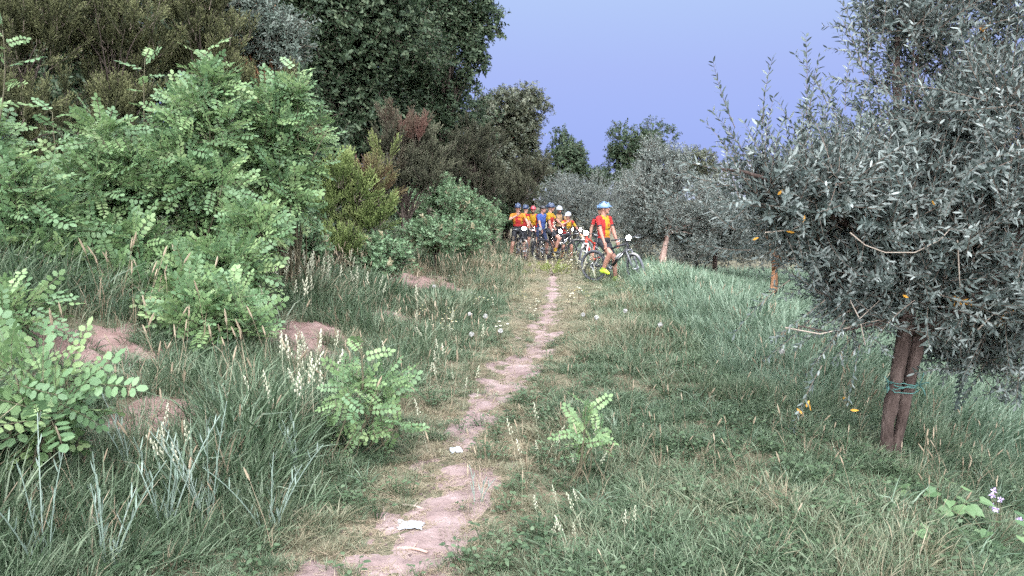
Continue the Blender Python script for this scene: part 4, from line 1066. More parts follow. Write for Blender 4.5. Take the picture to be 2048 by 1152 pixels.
    bpy.data.objects.remove(ob)
    n = len(me.vertices); V = np.empty(n * 3, np.float32); me.vertices.foreach_get('co', V); V = V.reshape(-1, 3).astype(float)
    Nn = np.empty(n * 3, np.float32); me.vertices.foreach_get('normal', Nn); Nn = Nn.reshape(-1, 3)
    F = [tuple(p.vertices) for p in me.polygons]
    Fq = np.array([f if len(f) == 4 else f + f[:1] for f in F]); Fc = V[Fq].mean(1)
    best = np.full(len(Fc), 9.); reg = np.zeros(len(Fc), int); par = np.zeros(len(Fc))
    for i, (_, a, b, r0, r1) in enumerate(prims):
        ab = b - a; tt = np.clip(((Fc - a) @ ab) / (ab @ ab), 0, 1)
        dd = np.linalg.norm(Fc - a - tt[:, None] * ab, axis=1) - (r0 + (r1 - r0) * tt)
        w = dd < best; best[w] = dd[w]; reg[w] = i; par[w] = tt[w]
    names = np.array([p[0] for p in prims])[reg]
    me.materials.clear(); me.materials.append(cl.get('skin', m_skin)); me.polygons.foreach_set('material_index', np.zeros(len(F), np.int32)); me.polygons.foreach_set('use_smooth', np.ones(len(F), bool))
    link('body', me, t)
    lo = np.stack([(Fc - pel) @ fwd, (Fc - pel) @ lat, (Fc - pel) @ up], 1)      # torso coordinates of each face
    def garment(name, mask, off, mats, mi=None):
        ids = np.nonzero(mask)[0]
        if not len(ids): return
        used = np.unique(np.concatenate([F[i] for i in ids])); mp = -np.ones(n, int); mp[used] = np.arange(len(used))
        g = bpy.data.meshes.new(name); g.from_pydata((V[used] + Nn[used] * off).tolist(), [], [tuple(int(mp[j]) for j in F[i]) for i in ids])
        for m_ in mats: g.materials.append(m_)
        if mi is not None: g.polygons.foreach_set('material_index', mi[ids].astype(np.int32))
        g.polygons.foreach_set('use_smooth', np.ones(len(ids), bool))
        link(name, g, t)
    slv = cl.get('sleeve', .62)
    jm = (names == 'jersey') & (lo[:, 2] > .03) | (names == 'arm') & (par < slv)
    mats, fn = cl['jersey']
    arm = names == 'arm'
    garment('jersey', jm, .006, mats, fn(lo, arm, par))
    garment('shorts', ((names == 'shorts') | (names == 'thigh') & (par < cl.get('leg', .74)) | (names == 'jersey') & (lo[:, 2] <= .03)), .005, [cl.get('shorts', m_dk)])
    garment('shoe', (names == 'shoe'), .004, [cl.get('shoe', m_shoe)])
    garment('sock', (names == 'calf2') & (par > cl.get('sock', .72)), .003, [cl.get('sockmat', m_shoe)])
    if cl.get('glove'): garment('glove', (names == 'hand'), .002, [cl['glove']])
    # face, hair, helmet
    for s in (-1, 1):
        e = MB(); e.ell(hc + hf * .089 + hl * s * .032 + hu * .012, (.008, .012, .008), 8, 6, M=Mh); e.obj('eye', m_eye, t, True)
    e = MB(); e.ell(hc + hf * .090 - hu * .058, (.006, .024, .007), 8, 6, M=Mh); e.obj('mouth', m_lip, t, True)
    e = MB(); e.ell(hc + hu * .02 - hf * .012, (.098, .084, .107), 16, 8, M=Mh, z0=-.25); e.obj('hair', m_hair, t, True)
    if cl.get('beard'): e = MB(); e.ell(hc - hu * .082 + hf * .03, (.062, .060, .05), 12, 8, M=Mh, z1=.55); e.obj('beard', m_hair, t, True)
    hm = cl['helmet']; e = MB(); k0 = hc + hu * .040 - hf * .008
    if cl.get('cap'):
        e.ell(k0, (.108, .090, .088), 20, 8, M=Mh, z0=-.05); e.box(k0 + hf * .125 + hu * .0, (.085, .12, .012), M=Mh); e.obj('cap', hm, t, True)
        return t
    e.ell(k0, (.132, .102, .118), 24, 10, M=Mh, z0=-.22); e.tube([k0 - hf * .12 + hu * .01, k0 - hf * .15 - hu * .03], [.05, .02], 8)
    ho = e.obj('helmet', hm, t, True)
    for j, yv in enumerate((-.062, -.022, .022, .062)):
        for (x0, x1) in ((.085, .02), (-.01, -.085)):
            v = MB(); pts = []
            for x in np.linspace(x0, x1, 5):
                zz = math.sqrt(max(1 - (x / .132) ** 2 - (yv / .102) ** 2, .02)) * .118
                pts.append(k0 + hf * x + hl * yv + hu * (zz + .0005))
            v.tube(pts, [.004, .0105, .012, .0105, .004], 6); v.obj('vent', m_vent if hm not in (m_hnavy, m_hblack) else principled('navy_vent', (.09, .11, .17), .4), ho, True)
    v = MB(); v.ell(k0 + hf * .118 + hu * .006, (.060, .066, .010), 14, 6, M=Mh); v.obj('visor', hm if hm is not m_hwhite else m_hwhite, ho, True)
    v = MB()
    for s in (-1, 1): v.tube([k0 + hl * s * .098 + hf * .03 - hu * .005, hc + hl * s * .074 - hu * .06 + hf * .03, hc - hu * .118 + hf * .045], .005, 5)
    v.obj('strap', m_hblack, ho, True)
    if cl.get('pack'):
        b = MB(); b.ell(pel + up * .33 - fwd * .17, (.075, .13, .19), 16, 10, M=Mt); b.obj('backpack', cl['pack'], t, True)
    if cl.get('straps'):
        b = MB()
        for s in (-1, 1): b.tube([neck - up * .0 + lat * s * .10 - fwd * .07, neck + up * .025 + lat * s * .10, neck - up * .1 + lat * s * .11 + fwd * .125, neck - up * .26 + lat * s * .13 + fwd * .12], .014, 6)
        b.tube([neck - up * .19 + lat * .11 + fwd * .135, neck - up * .19 - lat * .11 + fwd * .135], .009, 6); b.obj('shoulder_strap', m_dk, t, True)
    return t

def j_team(lo, arm, par):
    """yellow front and back with red side panels, red sleeves, dark cuffs and a small red cross"""
    r = np.zeros(len(lo), int)
    r[(lo[:, 1] < -.055) & (lo[:, 2] < .46)] = 1
    r[(np.abs(lo[:, 1]) > .10)] = 1
    r[arm] = 1; r[arm & (par > .5)] = 2
    r[(np.abs(lo[:, 1] - .03) < .011) & (np.abs(lo[:, 2] - .33) < .045) & (lo[:, 0] > 0)] = 1
    r[(np.abs(lo[:, 1] - .03) < .040) & (np.abs(lo[:, 2] - .335) < .011) & (lo[:, 0] > 0)] = 1
    r[(np.abs(lo[:, 1] - .03) < .055) & (np.abs(lo[:, 2] - .25) < .008) & (lo[:, 0] > 0)] = 2
    r[(lo[:, 2] < .10) & (r == 0)] = 3
    return r
def j_yelred(lo, arm, par):
    r = np.zeros(len(lo), int); r[(lo[:, 0] > .03) & (lo[:, 2] < .40)] = 1; r[(lo[:, 0] < .02) & (lo[:, 2] < .22)] = 3; r[(np.abs(lo[:, 0] - .0) < .035) & (lo[:, 2] < .36)] = 2
    r[arm] = 0; r[arm & (par > .52)] = 2
    return r
def j_front(lo, arm, par):
    r = np.zeros(len(lo), int); r[(lo[:, 0] > .0) & (np.abs(lo[:, 1]) < .08) & (lo[:, 2] < .44)] = 1; r[lo[:, 2] < .2] = 1; r[lo[:, 2] < .14] = 2
    r[(np.abs(lo[:, 2] - .36) < .03) & (lo[:, 1] > .0)] = 0; r[arm] = 0
    return r
def j_plain(lo, arm, par):
    r = np.zeros(len(lo), int); r[np.abs(lo[:, 1]) > .10] = 1; r[lo[:, 2] < .15] = 1; r[arm] = 0
    return r
J1 = ([m_yel, m_red, m_dk, m_ora], j_team)
J2 = ([m_yel, m_red, m_dk, m_pale], j_yelred)
J3 = ([m_ora, m_red, m_dk], j_front)
J4 = ([m_yel, m_red], j_plain)
J5 = ([m_navy, m_navy], j_plain)
J6 = ([m_beige, m_dk], j_plain)
J7 = ([m_red, m_dk], j_plain)

def spot(u, y): return (px(u, y), y)
# front rider, astride, looking right
ya = R_(-42)
bicycle('black mountain bike of the front rider, front wheel turned to us', spot(1222, 16.8), ya, R_(-28), fork=m_dusty, tyre=m_dusty)
person('front rider in light blue helmet and red-yellow jersey looking right', spot(1213, 16.8), ya, dict(pelvis=(-.10, .05, .93), lean=-.02, side=-.02, twist=-.15, head=(.42, .02), handR=(.10, -.20, .86), elbowR=(-.7, -.7, .1), handL=(.14, .24, .84), elbowL=(-.6, .7, .0),
       footR=(.10, -.16, .22), kneeR=(1, -.35, .1), footL=(.16, .24, .0), toeL=(1, .3, -.1), curl=.7), dict(jersey=J1, helmet=m_hblue, shoe=m_neon, leg=.70, sock=.8, sockmat=m_neon), voxel=.0085, scale=1.04)
# rider half hidden behind him
bicycle('red and white mountain bike half hidden behind the front rider', spot(1186, 19.6), R_(-118), R_(8), m_bred, m_bwhite, fork=m_bwhite)
person('rider in black and red helmet hidden behind the front rider', spot(1202, 20.6), R_(-112), dict(pelvis=(-.1, 0, .93), lean=.10, head=(-.5, -.1), handR=(.12, -.25, .90), handL=(.12, .25, .90), footR=(.0, -.2, 0), footL=(.0, .22, 0)), dict(jersey=J7, helmet=m_hblack, skin=m_skin2))
# seated rider in profile
ya = R_(-9)
bicycle('dark mountain bike seen from the side under the seated rider', spot(1112, 24.2), ya, R_(4), fork=m_black, bottle=False)
person('seated rider in navy helmet and yellow-red jersey seen from the side', spot(1112, 24.2), ya, dict(pelvis=(-.22, 0, 1.0), lean=.06, twist=-.25, head=(.05, -.05), handR=(-.10, -.24, .93), elbowR=(-.9, -.5, -.1), handL=(.30, .28, 1.0), footR=(.05, -.15, .25), kneeR=(1, -.2, .3), footL=(-.02, .25, .02)), dict(jersey=J2, helmet=m_hnavy, glove=m_dk, leg=.68, sockmat=m_yel, sock=.6))
# left rider facing us, hand at mouth
bicycle('dark mountain bike facing us at the left of the group', spot(1041, 23.0), R_(-82), R_(10))
person('rider in navy helmet with a hand raised to the mouth, left of group', spot(1036, 23.4), R_(-86), dict(pelvis=(-.12, 0, .95), lean=.06, head=(-.1, -.1), handR=(.20, -.04, 1.42), elbowR=(.2, -.9, -.6), hdirR=(.2, .3, .6), handL=(.42, .34, 1.03), elbowL=(-.3, .9, -.2), footR=(.0, -.22, 0), footL=(.02, .24, 0)), dict(jersey=J3, helmet=m_hnavy, leg=.72))
person('rider in yellow jersey turned away behind the leftmost rider', spot(1047, 26.6), R_(20), dict(pelvis=(0, 0, .96), lean=.12, head=(.6, -.1), handR=(.30, -.2, .98), handL=(.30, .2, .98), footR=(0, -.12, 0), footL=(.1, .12, 0)), dict(jersey=J4, helmet=m_hnavy))
bicycle('mountain bike with lit lamp under the rider in the red helmet', spot(1067, 27.6), R_(-92), R_(0))
person('rider in red helmet and yellow jersey leaning on the handlebar', spot(1066, 28.0), R_(-92), dict(pelvis=(-.2, 0, 1.0), lean=.30, head=(0, -.05), handR=(.40, -.34, 1.05), handL=(.40, .34, 1.05), footR=(.02, -.2, .05), footL=(.05, .2, .05)), dict(jersey=J4, helmet=m_hred, beard=True, sockmat=m_pale))
bicycle('mountain bike facing us beside the rider in blue', spot(1083, 25.2), R_(-100), R_(12), lit=False)
person('rider in blue jersey and black cap turned to the right', spot(1086, 25.6), R_(-50), dict(pelvis=(-.1, 0, .95), lean=.1, head=(.55, -.05), handR=(.22, -.26, .95), handL=(.35, .22, 1.0), footR=(0, -.2, 0), footL=(.05, .2, 0)), dict(jersey=J5, helmet=m_hblack, cap=True, shorts=principled('shorts_navy', (.03, .04, .09), .7)))
bicycle('dusty mountain bike facing us below the white-helmeted rider', spot(1123, 25.4), R_(-100), R_(10), tyre=m_dusty)
person('rider in white helmet and sand jersey with a dark chest strap', spot(1119, 26.0), R_(-80), dict(pelvis=(-.12, 0, .97), lean=.08, head=(.1, -.12), handR=(.36, -.32, 1.02), handL=(.36, .3, 1.02), footR=(0, -.2, 0), footL=(0, .2, 0)), dict(jersey=J6, helmet=m_hwhite, skin=m_skin2, straps=True, beard=True))
bicycle('grey-tyred mountain bike pointing right behind the seated rider', spot(1132, 25.8), R_(-25), R_(-12), tyre=m_dusty)
person('rider in white vented helmet and yellow jersey with arm stretched down', spot(1135, 25.6), R_(-70), dict(pelvis=(-.1, 0, .90), lean=.18, side=.05, head=(-.9, -.2), handR=(.22, -.12, 1.36), elbowR=(.3, -.8, -.5), handL=(.1, .52, .86), elbowL=(-.2, .9, .1), footR=(0, -.2, -.05), footL=(.0, .2, -.05)), dict(jersey=J4, helmet=m_hwhite, straps=True, pack=m_dk), scale=.97)

# ------------------------------------------------------------------ grass, seed heads and flowers
rng = np.random.default_rng(7)
GP = []
for (y0, y1, dens) in ((1.9, 4.2, 230), (4.2, 6.5, 170), (6.5, 10, 100), (10, 16, 50), (16, 24, 28), (24, 34, 12)):
    w = .98 * y1 + 1.2
    n = int(dens * (y1 - y0) * 2 * w)
    x = rng.uniform(-w, w, n); y = rng.uniform(y0, y1, n)
    k = np.abs(x) < .85 * y + 1.0
    GP.append(np.stack([x[k], y[k]], 1))
GP = np.concatenate(GP); gx, gy = GP[:, 0], GP[:, 1]
pm_ = path_mask(gx, gy); pt_ = patch_mask(gx, gy)
bare = np.clip(np.maximum(sstep(.25, .6, pm_), sstep(.3, .65, pt_)), 0, 1)
u01 = rng.random(len(gx))
keep = (u01 > np.where(sstep(.3, .65, pt_) > sstep(.25, .6, pm_), bare * .90, bare * .90)) & ~((gx < -6.5) & (u01 < .6))
gx, gy, pm_, pt_ = gx[keep], gy[keep], pm_[keep], pt_[keep]
gzv = ground(gx, gy)
n = len(gx)
pdist = np.abs(gx - path_x(gy))
big = fbm(gx * .7, gy * .7, 51, 3); fine = fbm(gx * 2.2, gy * 2.2, 57, 3)
# how tall: short beside the path, tall on the left foreground, on the right bank and under the bushes
edge_x = np.interp(gy, [0, 4, 8, 14, 30], [1.7, 2.2, 3.2, 3.5, 3.3])
tall_l = sstep(.55, 1.5, -(gx - path_x(gy))) 
bank = sstep(-1.6, .0, gx - edge_x) * sstep(5.5, 8, gy)
pt2 = np.maximum(patch_mask(gx, gy + .35), patch_mask(gx, gy + .75))
hgt = .10 + .24 * tall_l + .27 * bank + (.03 + .08 * sstep(6, 9, gy)) * sstep(.4, 1.4, gx - path_x(gy)) + .10 * sstep(12, 16, gy) * (1 - .75 * np.exp(-((gx - 1.6) / 1.3) ** 2))
hgt = hgt * (.55 + .9 * big) * (.55 + .9 * fine) * (.35 + .65 * sstep(.05, .55, pdist - path_w(gy) * .6)) * (.5 + .5 * (1 - sstep(.0, .4, np.maximum(pt_, pt2))))
hgt = hgt * (1 - .4 * np.exp(-((gx - 1.2) / 1.6) ** 2) * sstep(13, 15, gy))
hgt = np.clip(hgt * rng.uniform(.75, 1.25, n), .05, .62)
dry = .18 + .5 * (1 - sstep(.1, .8, pdist - path_w(gy))) + .35 * sstep(11, 15, gy) * (gx < 1.3) * (1 - tall_l * .3) + .25 * sstep(.0, .4, pt_) - .35 * bank - .12 * tall_l * (gy < 9) + (fine - .5) * 1.1 + .10 * (gx > path_x(gy)) * (gy < 7) + .30 * np.exp(-((gx - path_x(gy) - .9) / .7) ** 2) * sstep(7, 9, gy)
itint = np.clip(sstep(.35, 1.15, dry + rng.normal(size=n) * .16), 0, .92)
kind = np.full(n, 0)
kind[(hgt < .17)] = 1
kind[(bank > .35) & (hgt >= .17)] = 2
kind[(rng.random(n) < .09 + .25 * np.clip(dry - .4, 0, 1)) & (hgt > .1)] = 3
kind[(rng.random(n) < .12 + .14 * (gx > path_x(gy))) & (bank < .3) & (gy < 9)] = 4
kind[(kind == 0) & (gy > 10.5)] = 5
kind[(kind == 2) & (gy > 10.5)] = 6
kind[(rng.random(n) < .45) & (hgt > .24) & (gy < 10) & ((kind == 0) | (kind == 2))] = -1
kind[(rng.random(n) < .012 + .025 * sstep(.5, .7, big)) & (gy > 3.6) & (gy < 8) & (pdist > .5)] = 7
lean = rng.normal(size=(n, 3)) * .09; lean[:, 2] = 1; lean = lean + 0
Rm = frames(lean, None, rng)
P3 = np.stack([gx, gy, gzv], 1)
def put(name, k, ng, ni, s, lab, cat, tint=True):
    m = kind == k
    o = scatter(name, NG[ng], P3[m], Rm[m], s[m], rng.integers(0, ni, m.sum()), itint[m] if tint else None)
    tag(o, lab, cat, kind='stuff')
put('grass', 0, 'tall', 5, hgt * 1.12, 'tall arching green meadow grass', 'grass')
put('short_grass', 1, 'turf', 4, np.clip(hgt * .95, .06, .2), 'short sparse grass along the path', 'grass')
put('lush_grass', 2, 'lush', 4, hgt * 1.15, 'bright lush grass on the right bank', 'grass')
put('grass', 5, 'far', 4, hgt * 1.12, 'distant meadow grass near the cyclists', 'grass')
put('lush_grass', 6, 'lfar', 3, hgt * 1.12, 'distant lush grass along the bank edge', 'grass')
put('broad_bladed_grass', 7, 'broad', 4, np.clip(hgt * 1.5, .2, .5), 'broad pale grass blades in loose tufts', 'grass')
put('dry_grass', 3, 'dry', 3, np.clip(hgt, .12, .5) * 1.05, 'straw-coloured dry grass', 'grass')
put('ground_weeds', 4, 'weed', 4, rng.uniform(.7, 1.5, n), 'low leafy weeds among the grass', 'weeds')

def line_scatter(name, ng, ni, specs, lab, cat, hs, seed):
    r = np.random.default_rng(seed); P, S = [], []
    for (u, v, du, dv, k, h) in specs:
        for _ in range(int(k * 1.5)):
            p = on_ground(u + r.normal() * du, v + r.normal() * dv); P.append([p[0], p[1], gz(p[0], p[1])]); S.append(h * r.uniform(*hs))
    P = np.array(P); ax = r.normal(size=(len(P), 3)) * .16; ax[:, 2] = 1
    tag(scatter(name, NG[ng], P, frames(ax, None, r), np.array(S), r.integers(0, ni, len(P))), lab, cat, kind='stuff')
line_scatter('seed_head_grass', 'spike', 5, [(330, 640, 110, 25, 16, .62), (620, 560, 60, 25, 50, .62), (700, 570, 70, 25, 50, .60), (520, 790, 160, 60, 34, .55), (1690, 745, 80, 35, 60, .50), (1560, 660, 60, 25, 45, .50), (1500, 640, 60, 25, 34, .52), (1870, 800, 110, 50, 60, .42),
             (1000, 500, 60, 30, 150, .75), (960, 560, 60, 40, 90, .62), (1190, 900, 200, 90, 34, .36), (1500, 930, 250, 90, 30, .33), (800, 660, 60, 30, 26, .5), (1930, 960, 70, 60, 26, .38), (900, 720, 60, 50, 26, .4), (1330, 700, 160, 60, 60, .32), (1350, 560, 70, 20, 50, .6), (240, 980, 180, 70, 18, .42)],
             'pale straw seed spikes standing above the grass', 'grass', (.7, 1.2), 71)
line_scatter('pale_grass_panicles', 'pan', 4, [(600, 830, 50, 40, 14, .48), (560, 600, 60, 30, 26, .55), (640, 600, 60, 30, 22, .55), (1110, 1080, 60, 40, 6, .28), (1110, 940, 40, 30, 6, .3), (870, 700, 40, 30, 8, .38), (340, 1000, 40, 40, 4, .4), (1980, 830, 60, 40, 12, .4), (1180, 550, 60, 12, 40, .5), (860, 800, 60, 60, 8, .34)],
             'whitish feathery panicles among the grass', 'grass', (.75, 1.2), 73)

# ------------------------------------------------------------------ small plants and litter
def silver_herb(label, u, v, h, k, seed):
    r = np.random.default_rng(seed); p = on_ground(u, v, 2.0)
    t = thing('silver_herb', label, 'herb', (p[0], p[1], gz(p[0], p[1]) - .01), 0, 'silver-stemmed herbs in the grass')
    for i in range(max(3, k - 2)):
        m = MB(); a = r.uniform(0, 6.28); sp = r.uniform(.1, .75) * h; hh = h * r.uniform(.75, 1.3)
        tip = np.array([math.cos(a) * sp, math.sin(a) * sp, hh]); b = np.array([math.cos(a), math.sin(a), 0]) * .02
        P = bez(b, np.array([tip[0] * .35, tip[1] * .35, hh * .55]), tip, 8)
        m.tube(P, np.linspace(.0036, .002, 8), 5, 0, .6)
        n = int(9 * hh / .4)
        for j in range(n):
            q = j / n; c = np.array([np.interp(q, np.linspace(0, 1, 8), P[:, x]) for x in range(3)]); an = j * 2.4
            m.leaf(c, np.array([math.cos(an) * .5, math.sin(an) * .5, 1.0]), np.array([math.cos(an), math.sin(an), -.3]), (.07 if q > .3 else .10) * r.uniform(.7, 1.2), .0075, 0, r.uniform(.3, 1), .1)
        m.obj('stalk', m_silver, t)
for k, (u, v, h, n, lab) in enumerate(((90, 1165, .52, 6, 'tall silver herb in the bottom left corner'), (215, 1150, .42, 7, 'silver herb second from the bottom left corner'), (330, 1080, .46, 8, 'silver herb under the white seed panicle at lower left'),
        (420, 1060, .52, 7, 'many-stalked silver herb in the middle of the left grass'), (540, 1080, .44, 6, 'silver herb nearest the path in the left grass'), (600, 960, .40, 5, 'slender silver herb left of the path below the sapling'),
        (955, 1010, .20, 4, 'small silver herb right at the edge of the path'), (270, 960, .40, 5, 'silver herb beside the leftmost sapling'))):
    silver_herb(lab, u, v, h, n, 300 + k)

m_fluff = principled('dandelion_fluff', (0.42, 0.41, 0.39), .9)
def clock(label, u, v, h, seed):
    r = np.random.default_rng(seed); p = on_ground(u, v + h * 1479 / 9 * .5)
    t = thing('dandelion_clock', label, 'dandelion', (p[0], p[1], gz(p[0], p[1])), 0, 'dandelion seed heads')
    tip = np.array([r.normal() * .03, r.normal() * .03, h]); m = MB(); m.tube(bez(np.zeros(3), tip * .5 + [.01, 0, 0], tip, 5), .0022, 4); m.obj('stem', m_stem, t)
    m = MB(); m.ell(tip, (.006, .006, .006), 6, 4)
    for i in range(60):
        d = unit(r.normal(size=3)); s = unit(np.cross(d, r.normal(size=3))); c = tip + d * .024
        m.add([tip + d * .006, c - s * .006 + d * .004, c + s * .006 + d * .004], [(0, 1, 2)])
        m.add([c - s * .008, c + np.cross(d, s) * .006 + d * .004, c + s * .008], [(0, 1, 2)])
    m.obj('seed_head', m_fluff, t)
for k, (u, v, h, lab) in enumerate(((945, 650, .30, 'dandelion clock left of the far path, leftmost of three'), (975, 656, .30, 'dandelion clock left of the far path, middle of three'), (1000, 686, .26, 'dandelion clock closest to the path edge'),
        (940, 692, .24, 'dandelion clock lowest of those left of the path'), (1190, 656, .28, 'dandelion clock right of the far path'), (1166, 650, .26, 'dandelion clock just right of the far path'), (1310, 672, .26, 'dandelion clock in the lush grass of the bank'),
        (1557, 746, .34, 'dandelion clock in the grass before the near olive twigs'), (872, 585, .32, 'dandelion clock beside the reddish bare earth'), (1252, 640, .26, 'dandelion clock in mid meadow below the front rider'))):
    clock(lab, u, v, h, 400 + k)

def sp_daisy(seed, mat, name):
    r = np.random.default_rng(seed); m = MB()
    for i in range(5):
        tip = np.array([r.normal() * .16, r.normal() * .16, r.uniform(.6, 1)]); m.tube([np.zeros(3), tip * .5 * [.6, .6, 1], tip], .006, 3, 1, cap=False)
        m.ell(tip, (.020, .020, .014), 6, 3, 2)
        for j in range(8):
            a = j * math.pi / 4; m.leaf(tip, np.array([math.cos(a), math.sin(a), .15]), np.array([0, 0, 1.0]), .055, .030, 0)
    return m.mesh(name, [mat, m_stem, m_yellow])
G_DAISY = [sp_daisy(410 + i, m_white, 'daisy') for i in range(3)]
G_YEL = [sp_leafspray(420 + i, 14, .22, .07, .03, leafmat('yellow_green_leaf', [(.12, .16, .05), (.19, .23, .07), (.27, .30, .10)], .5, .3), name='yellow_spray') for i in range(2)]
NG['daisy'] = instancer('daisy', G_DAISY); NG['yel'] = instancer('yel', G_YEL)
line_scatter('white_wildflowers', 'daisy', 3, [(1150, 535, 26, 10, 30, .40), (1185, 550, 22, 10, 12, .34), (1300, 545, 40, 8, 14, .4), (1410, 560, 20, 8, 10, .45), (1910, 760, 30, 12, 12, .4), (1170, 600, 60, 20, 20, .25), (900, 640, 60, 40, 10, .3)],
             'small white wildflowers in front of the bicycles', 'wildflowers', (.7, 1.2), 75)
p = on_ground(1105, 552); r9 = np.random.default_rng(9)
t = thing('yellow_weed', 'yellow-green weed on the path before the seated rider', 'weed', (p[0], p[1], gz(p[0], p[1])))
m = MB()
for k in range(9): m.tube([np.zeros(3), np.array([r9.normal() * .18, r9.normal() * .12, r9.uniform(.15, .35)])], [.006, .003], 4)
m.obj('stems', m_stem, t)
a = r9.normal(size=(46, 3)) * [1, 1, .3] + [0, 0, .8]
part_copies('leaf_spray', G_YEL, np.stack([r9.normal(size=46) * .22, r9.normal(size=46) * .14, r9.uniform(.03, .25, 46)], 1), frames(a, None, r9), r9.uniform(.6, 1.0, 46), r9.integers(0, 2, 46), t)

# crumpled tissues and sticks on the path
m_tissue = principled('tissue_paper', (0.33, 0.35, 0.38), .9)
def tissue(label, u, v, w, d, seed):
    r = np.random.default_rng(seed); p = on_ground(u, v); k = 17
    X, Y = np.meshgrid(np.linspace(-w / 2, w / 2, k), np.linspace(-d / 2, d / 2, k))
    X = X + (fbm(X * 40 + seed, Y * 40, seed, 2) - .5) * w * .35; Y = Y + (fbm(X * 40, Y * 40 + 9, seed + 3, 2) - .5) * d * .5
    Z = .010 + .032 * np.abs(fbm(X * 38 + seed, Y * 38, seed + 7, 3) - .45) * (1.2 - (2 * X / w) ** 2 * .5)
    V = np.stack([X, Y, Z], 2).reshape(-1, 3); m = MB(); m.add(V, [(j * k + i, j * k + i + 1, (j + 1) * k + i + 1, (j + 1) * k + i) for j in range(k - 1) for i in range(k - 1)])
    o = m.obj('tissue', m_tissue); o.location = (p[0], p[1], gz(p[0], p[1]) + .002); o.rotation_euler = (0, 0, r.uniform(-.5, .5))
    so = o.modifiers.new('paper', 'SOLIDIFY'); so.thickness = .0015
    tag(o, label, 'tissue', 'crumpled tissues dropped on the path')
tissue('small crumpled white tissue lying higher up the path', 913, 908, .085, .10, 5)
tissue('larger flattened white tissue near the bottom of the path', 820, 1060, .14, .10, 6)
for k, (u0, v0, u1, v1, r0, lab) in enumerate(((795, 1105, 855, 1112, .011, 'thick broken stick on the path at the bottom edge'), (805, 1015, 850, 1024, .009, 'short curved stick on the path above the larger tissue'), (770, 1068, 766, 1010, .004, 'thin pale straw stick left of the larger tissue'))):
    a, b = on_ground(u0, v0), on_ground(u1, v1); r = np.random.default_rng(500 + k)
    m = MB(); c = (a + b) / 2; pts = np.array([a - c + [0, 0, r0], (a + b) / 2 - c + [0, .02, r0 * 2.2], b - c + [0, 0, r0]]); pts = bez(pts[0], pts[1], pts[2], 7); m.tube(pts, np.linspace(r0, r0 * .6, 7), 7, jit=.15, rng=r)
    m.tube([pts[3], pts[3] + [.02, .03, .012]], [r0 * .5, r0 * .2], 5)
    o = m.obj('stick', m_palewood if k else m_palebark, smooth=True); o.location = (c[0], c[1], gz(c[0], c[1])); tag(o, lab, 'stick', 'sticks lying on the path')

# broad-leaved weeds and lilac flowers at the lower right
def heart(mb, b, d, nrm, L, tint):
    d = unit(d); s = unit(np.cross(nrm, d)); nn = np.cross(d, s); q = lambda t, w, dz=0: b + d * L * t + s * L * w + nn * (dz - .18 * t * t) * L
    mb.add([q(.08, 0), q(-.05, -.28, .05), q(.15, -.46, .08), q(.55, -.34, .05), q(1, 0), q(.55, .34, .05), q(.15, .46, .08), q(-.05, .28, .05), q(.5, 0, -.02)], [(0, 8, 3, 2), (0, 2, 1), (8, 4, 3), (0, 6, 5, 8), (0, 7, 6), (8, 5, 4)], 0, tint)
def broad(label, u, v, n, L, h, seed):
    r = np.random.default_rng(seed); p = on_ground(u, v, 2.0); t = thing('broadleaf_weed', label, 'weed', (p[0], p[1], gz(p[0], p[1]) - .01), 0, 'broad-leaved weeds')
    st = MB()
    for i in range(n):
        a = i * 2.4; rad = r.uniform(.05, .22); c = np.array([math.cos(a) * rad, math.sin(a) * rad, h * r.uniform(.5, 1.1)])
        st.tube(bez(np.zeros(3), c * [.4, .4, .8], c, 5), [.003, .003, .0025, .002, .0015], 4)
        m = MB(); heart(m, c, np.array([math.cos(a), math.sin(a), -.15]), np.array([r.normal() * .2, r.normal() * .2 - .3, 1.0]), L * r.uniform(.7, 1.15), r.random()); m.obj('leaf', m_broad, t)
    st.obj('stems', m_stem, t)
broad('broad-leaved weed at the right edge beside the lilac flowers', 1985, 1110, 13, .11, .22, 601)
broad('broad-leaved weed below the near olive trunk', 1890, 1040, 11, .10, .2, 602)
broad('single broad-leaved weed in the lower right grass', 1810, 1090, 5, .09, .14, 603)
p = on_ground(2000, 1090, 2.0); r9 = np.random.default_rng(19)
t = thing('lilac_flower', 'lilac-flowered weed at the right edge of the grass', 'flower', (p[0], p[1], gz(p[0], p[1])))
st = MB()
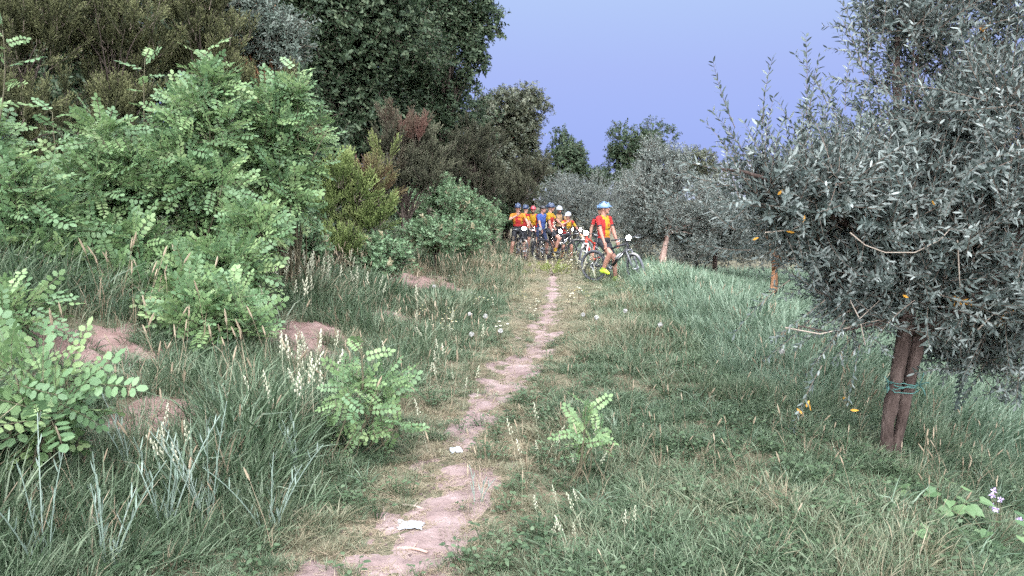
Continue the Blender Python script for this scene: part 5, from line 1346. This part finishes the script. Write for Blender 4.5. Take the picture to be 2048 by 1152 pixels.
for i in range(7):
    c = np.array([r9.normal() * .07, r9.normal() * .06, r9.uniform(.18, .34)]); st.tube([np.zeros(3), c * [.5, .5, .6], c], .002, 4)
    m = MB()
    for j in range(16): d = unit(r9.normal(size=3) + [0, 0, .5]); m.leaf(c, d, r9.normal(size=3), .022, .010, 0)
    m.obj('blossom', m_lilac, t)
st.obj('stems', m_stem, t)

# crumbs of earth and dead straw on the path
def sp_pebble(seed):
    r = np.random.default_rng(seed); m = MB(); m.ell((0, 0, .2), (1, .8, .6), 6, 4); m.v[0] = m.v[0] * (1 + .2 * r.normal(size=(len(m.v[0]), 1))); return m.mesh('pebble', [m_soil])
def sp_straw(seed):
    r = np.random.default_rng(seed); m = MB()
    for i in range(9):
        a = r.uniform(0, 6.28); d = np.array([math.cos(a), math.sin(a), r.uniform(-.02, .12)]); c = np.array([r.normal() * .5, r.normal() * .5, .05]); sd_ = np.array([-d[1], d[0], 0])
        m.ribbon([c - d * .5, c, c + d * .5 + [0, 0, .05]], sd_, [.03, .03], 0, r.random())
    return m.mesh('straw', [m_straw])
NG['peb'] = instancer('peb', [sp_pebble(i) for i in range(3)]); NG['straw'] = instancer('straw', [sp_straw(i) for i in range(4)])
r = np.random.default_rng(77); n = 2600; y = 2.2 + 9 * r.random(n) ** 1.6; x = path_x(y) + r.normal(size=n) * path_w(y) * .9
tag(scatter('pebbles', NG['peb'], np.stack([x, y, ground(x, y) + .004], 1), frames(np.tile([0, 0, 1.], (n, 1)), None, r), .003 + .010 * r.random(n) ** 4, r.integers(0, 3, n)), 'earth crumbs and pebbles strewn on the path', 'pebbles', kind='stuff')
n = 5200; y = 2.1 + 11 * r.random(n) ** 1.3; x = path_x(y) + r.normal(size=n) * np.where(r.random(n) < .5, .45, 1.8)
tag(scatter('dead_straw', NG['straw'], np.stack([x, y, ground(x, y) + .008], 1), frames(np.tile([0, 0, 1.], (n, 1)), None, r), r.uniform(.04, .10, n), r.integers(0, 4, n)), 'dead straw lying on the ground', 'straw', kind='stuff')
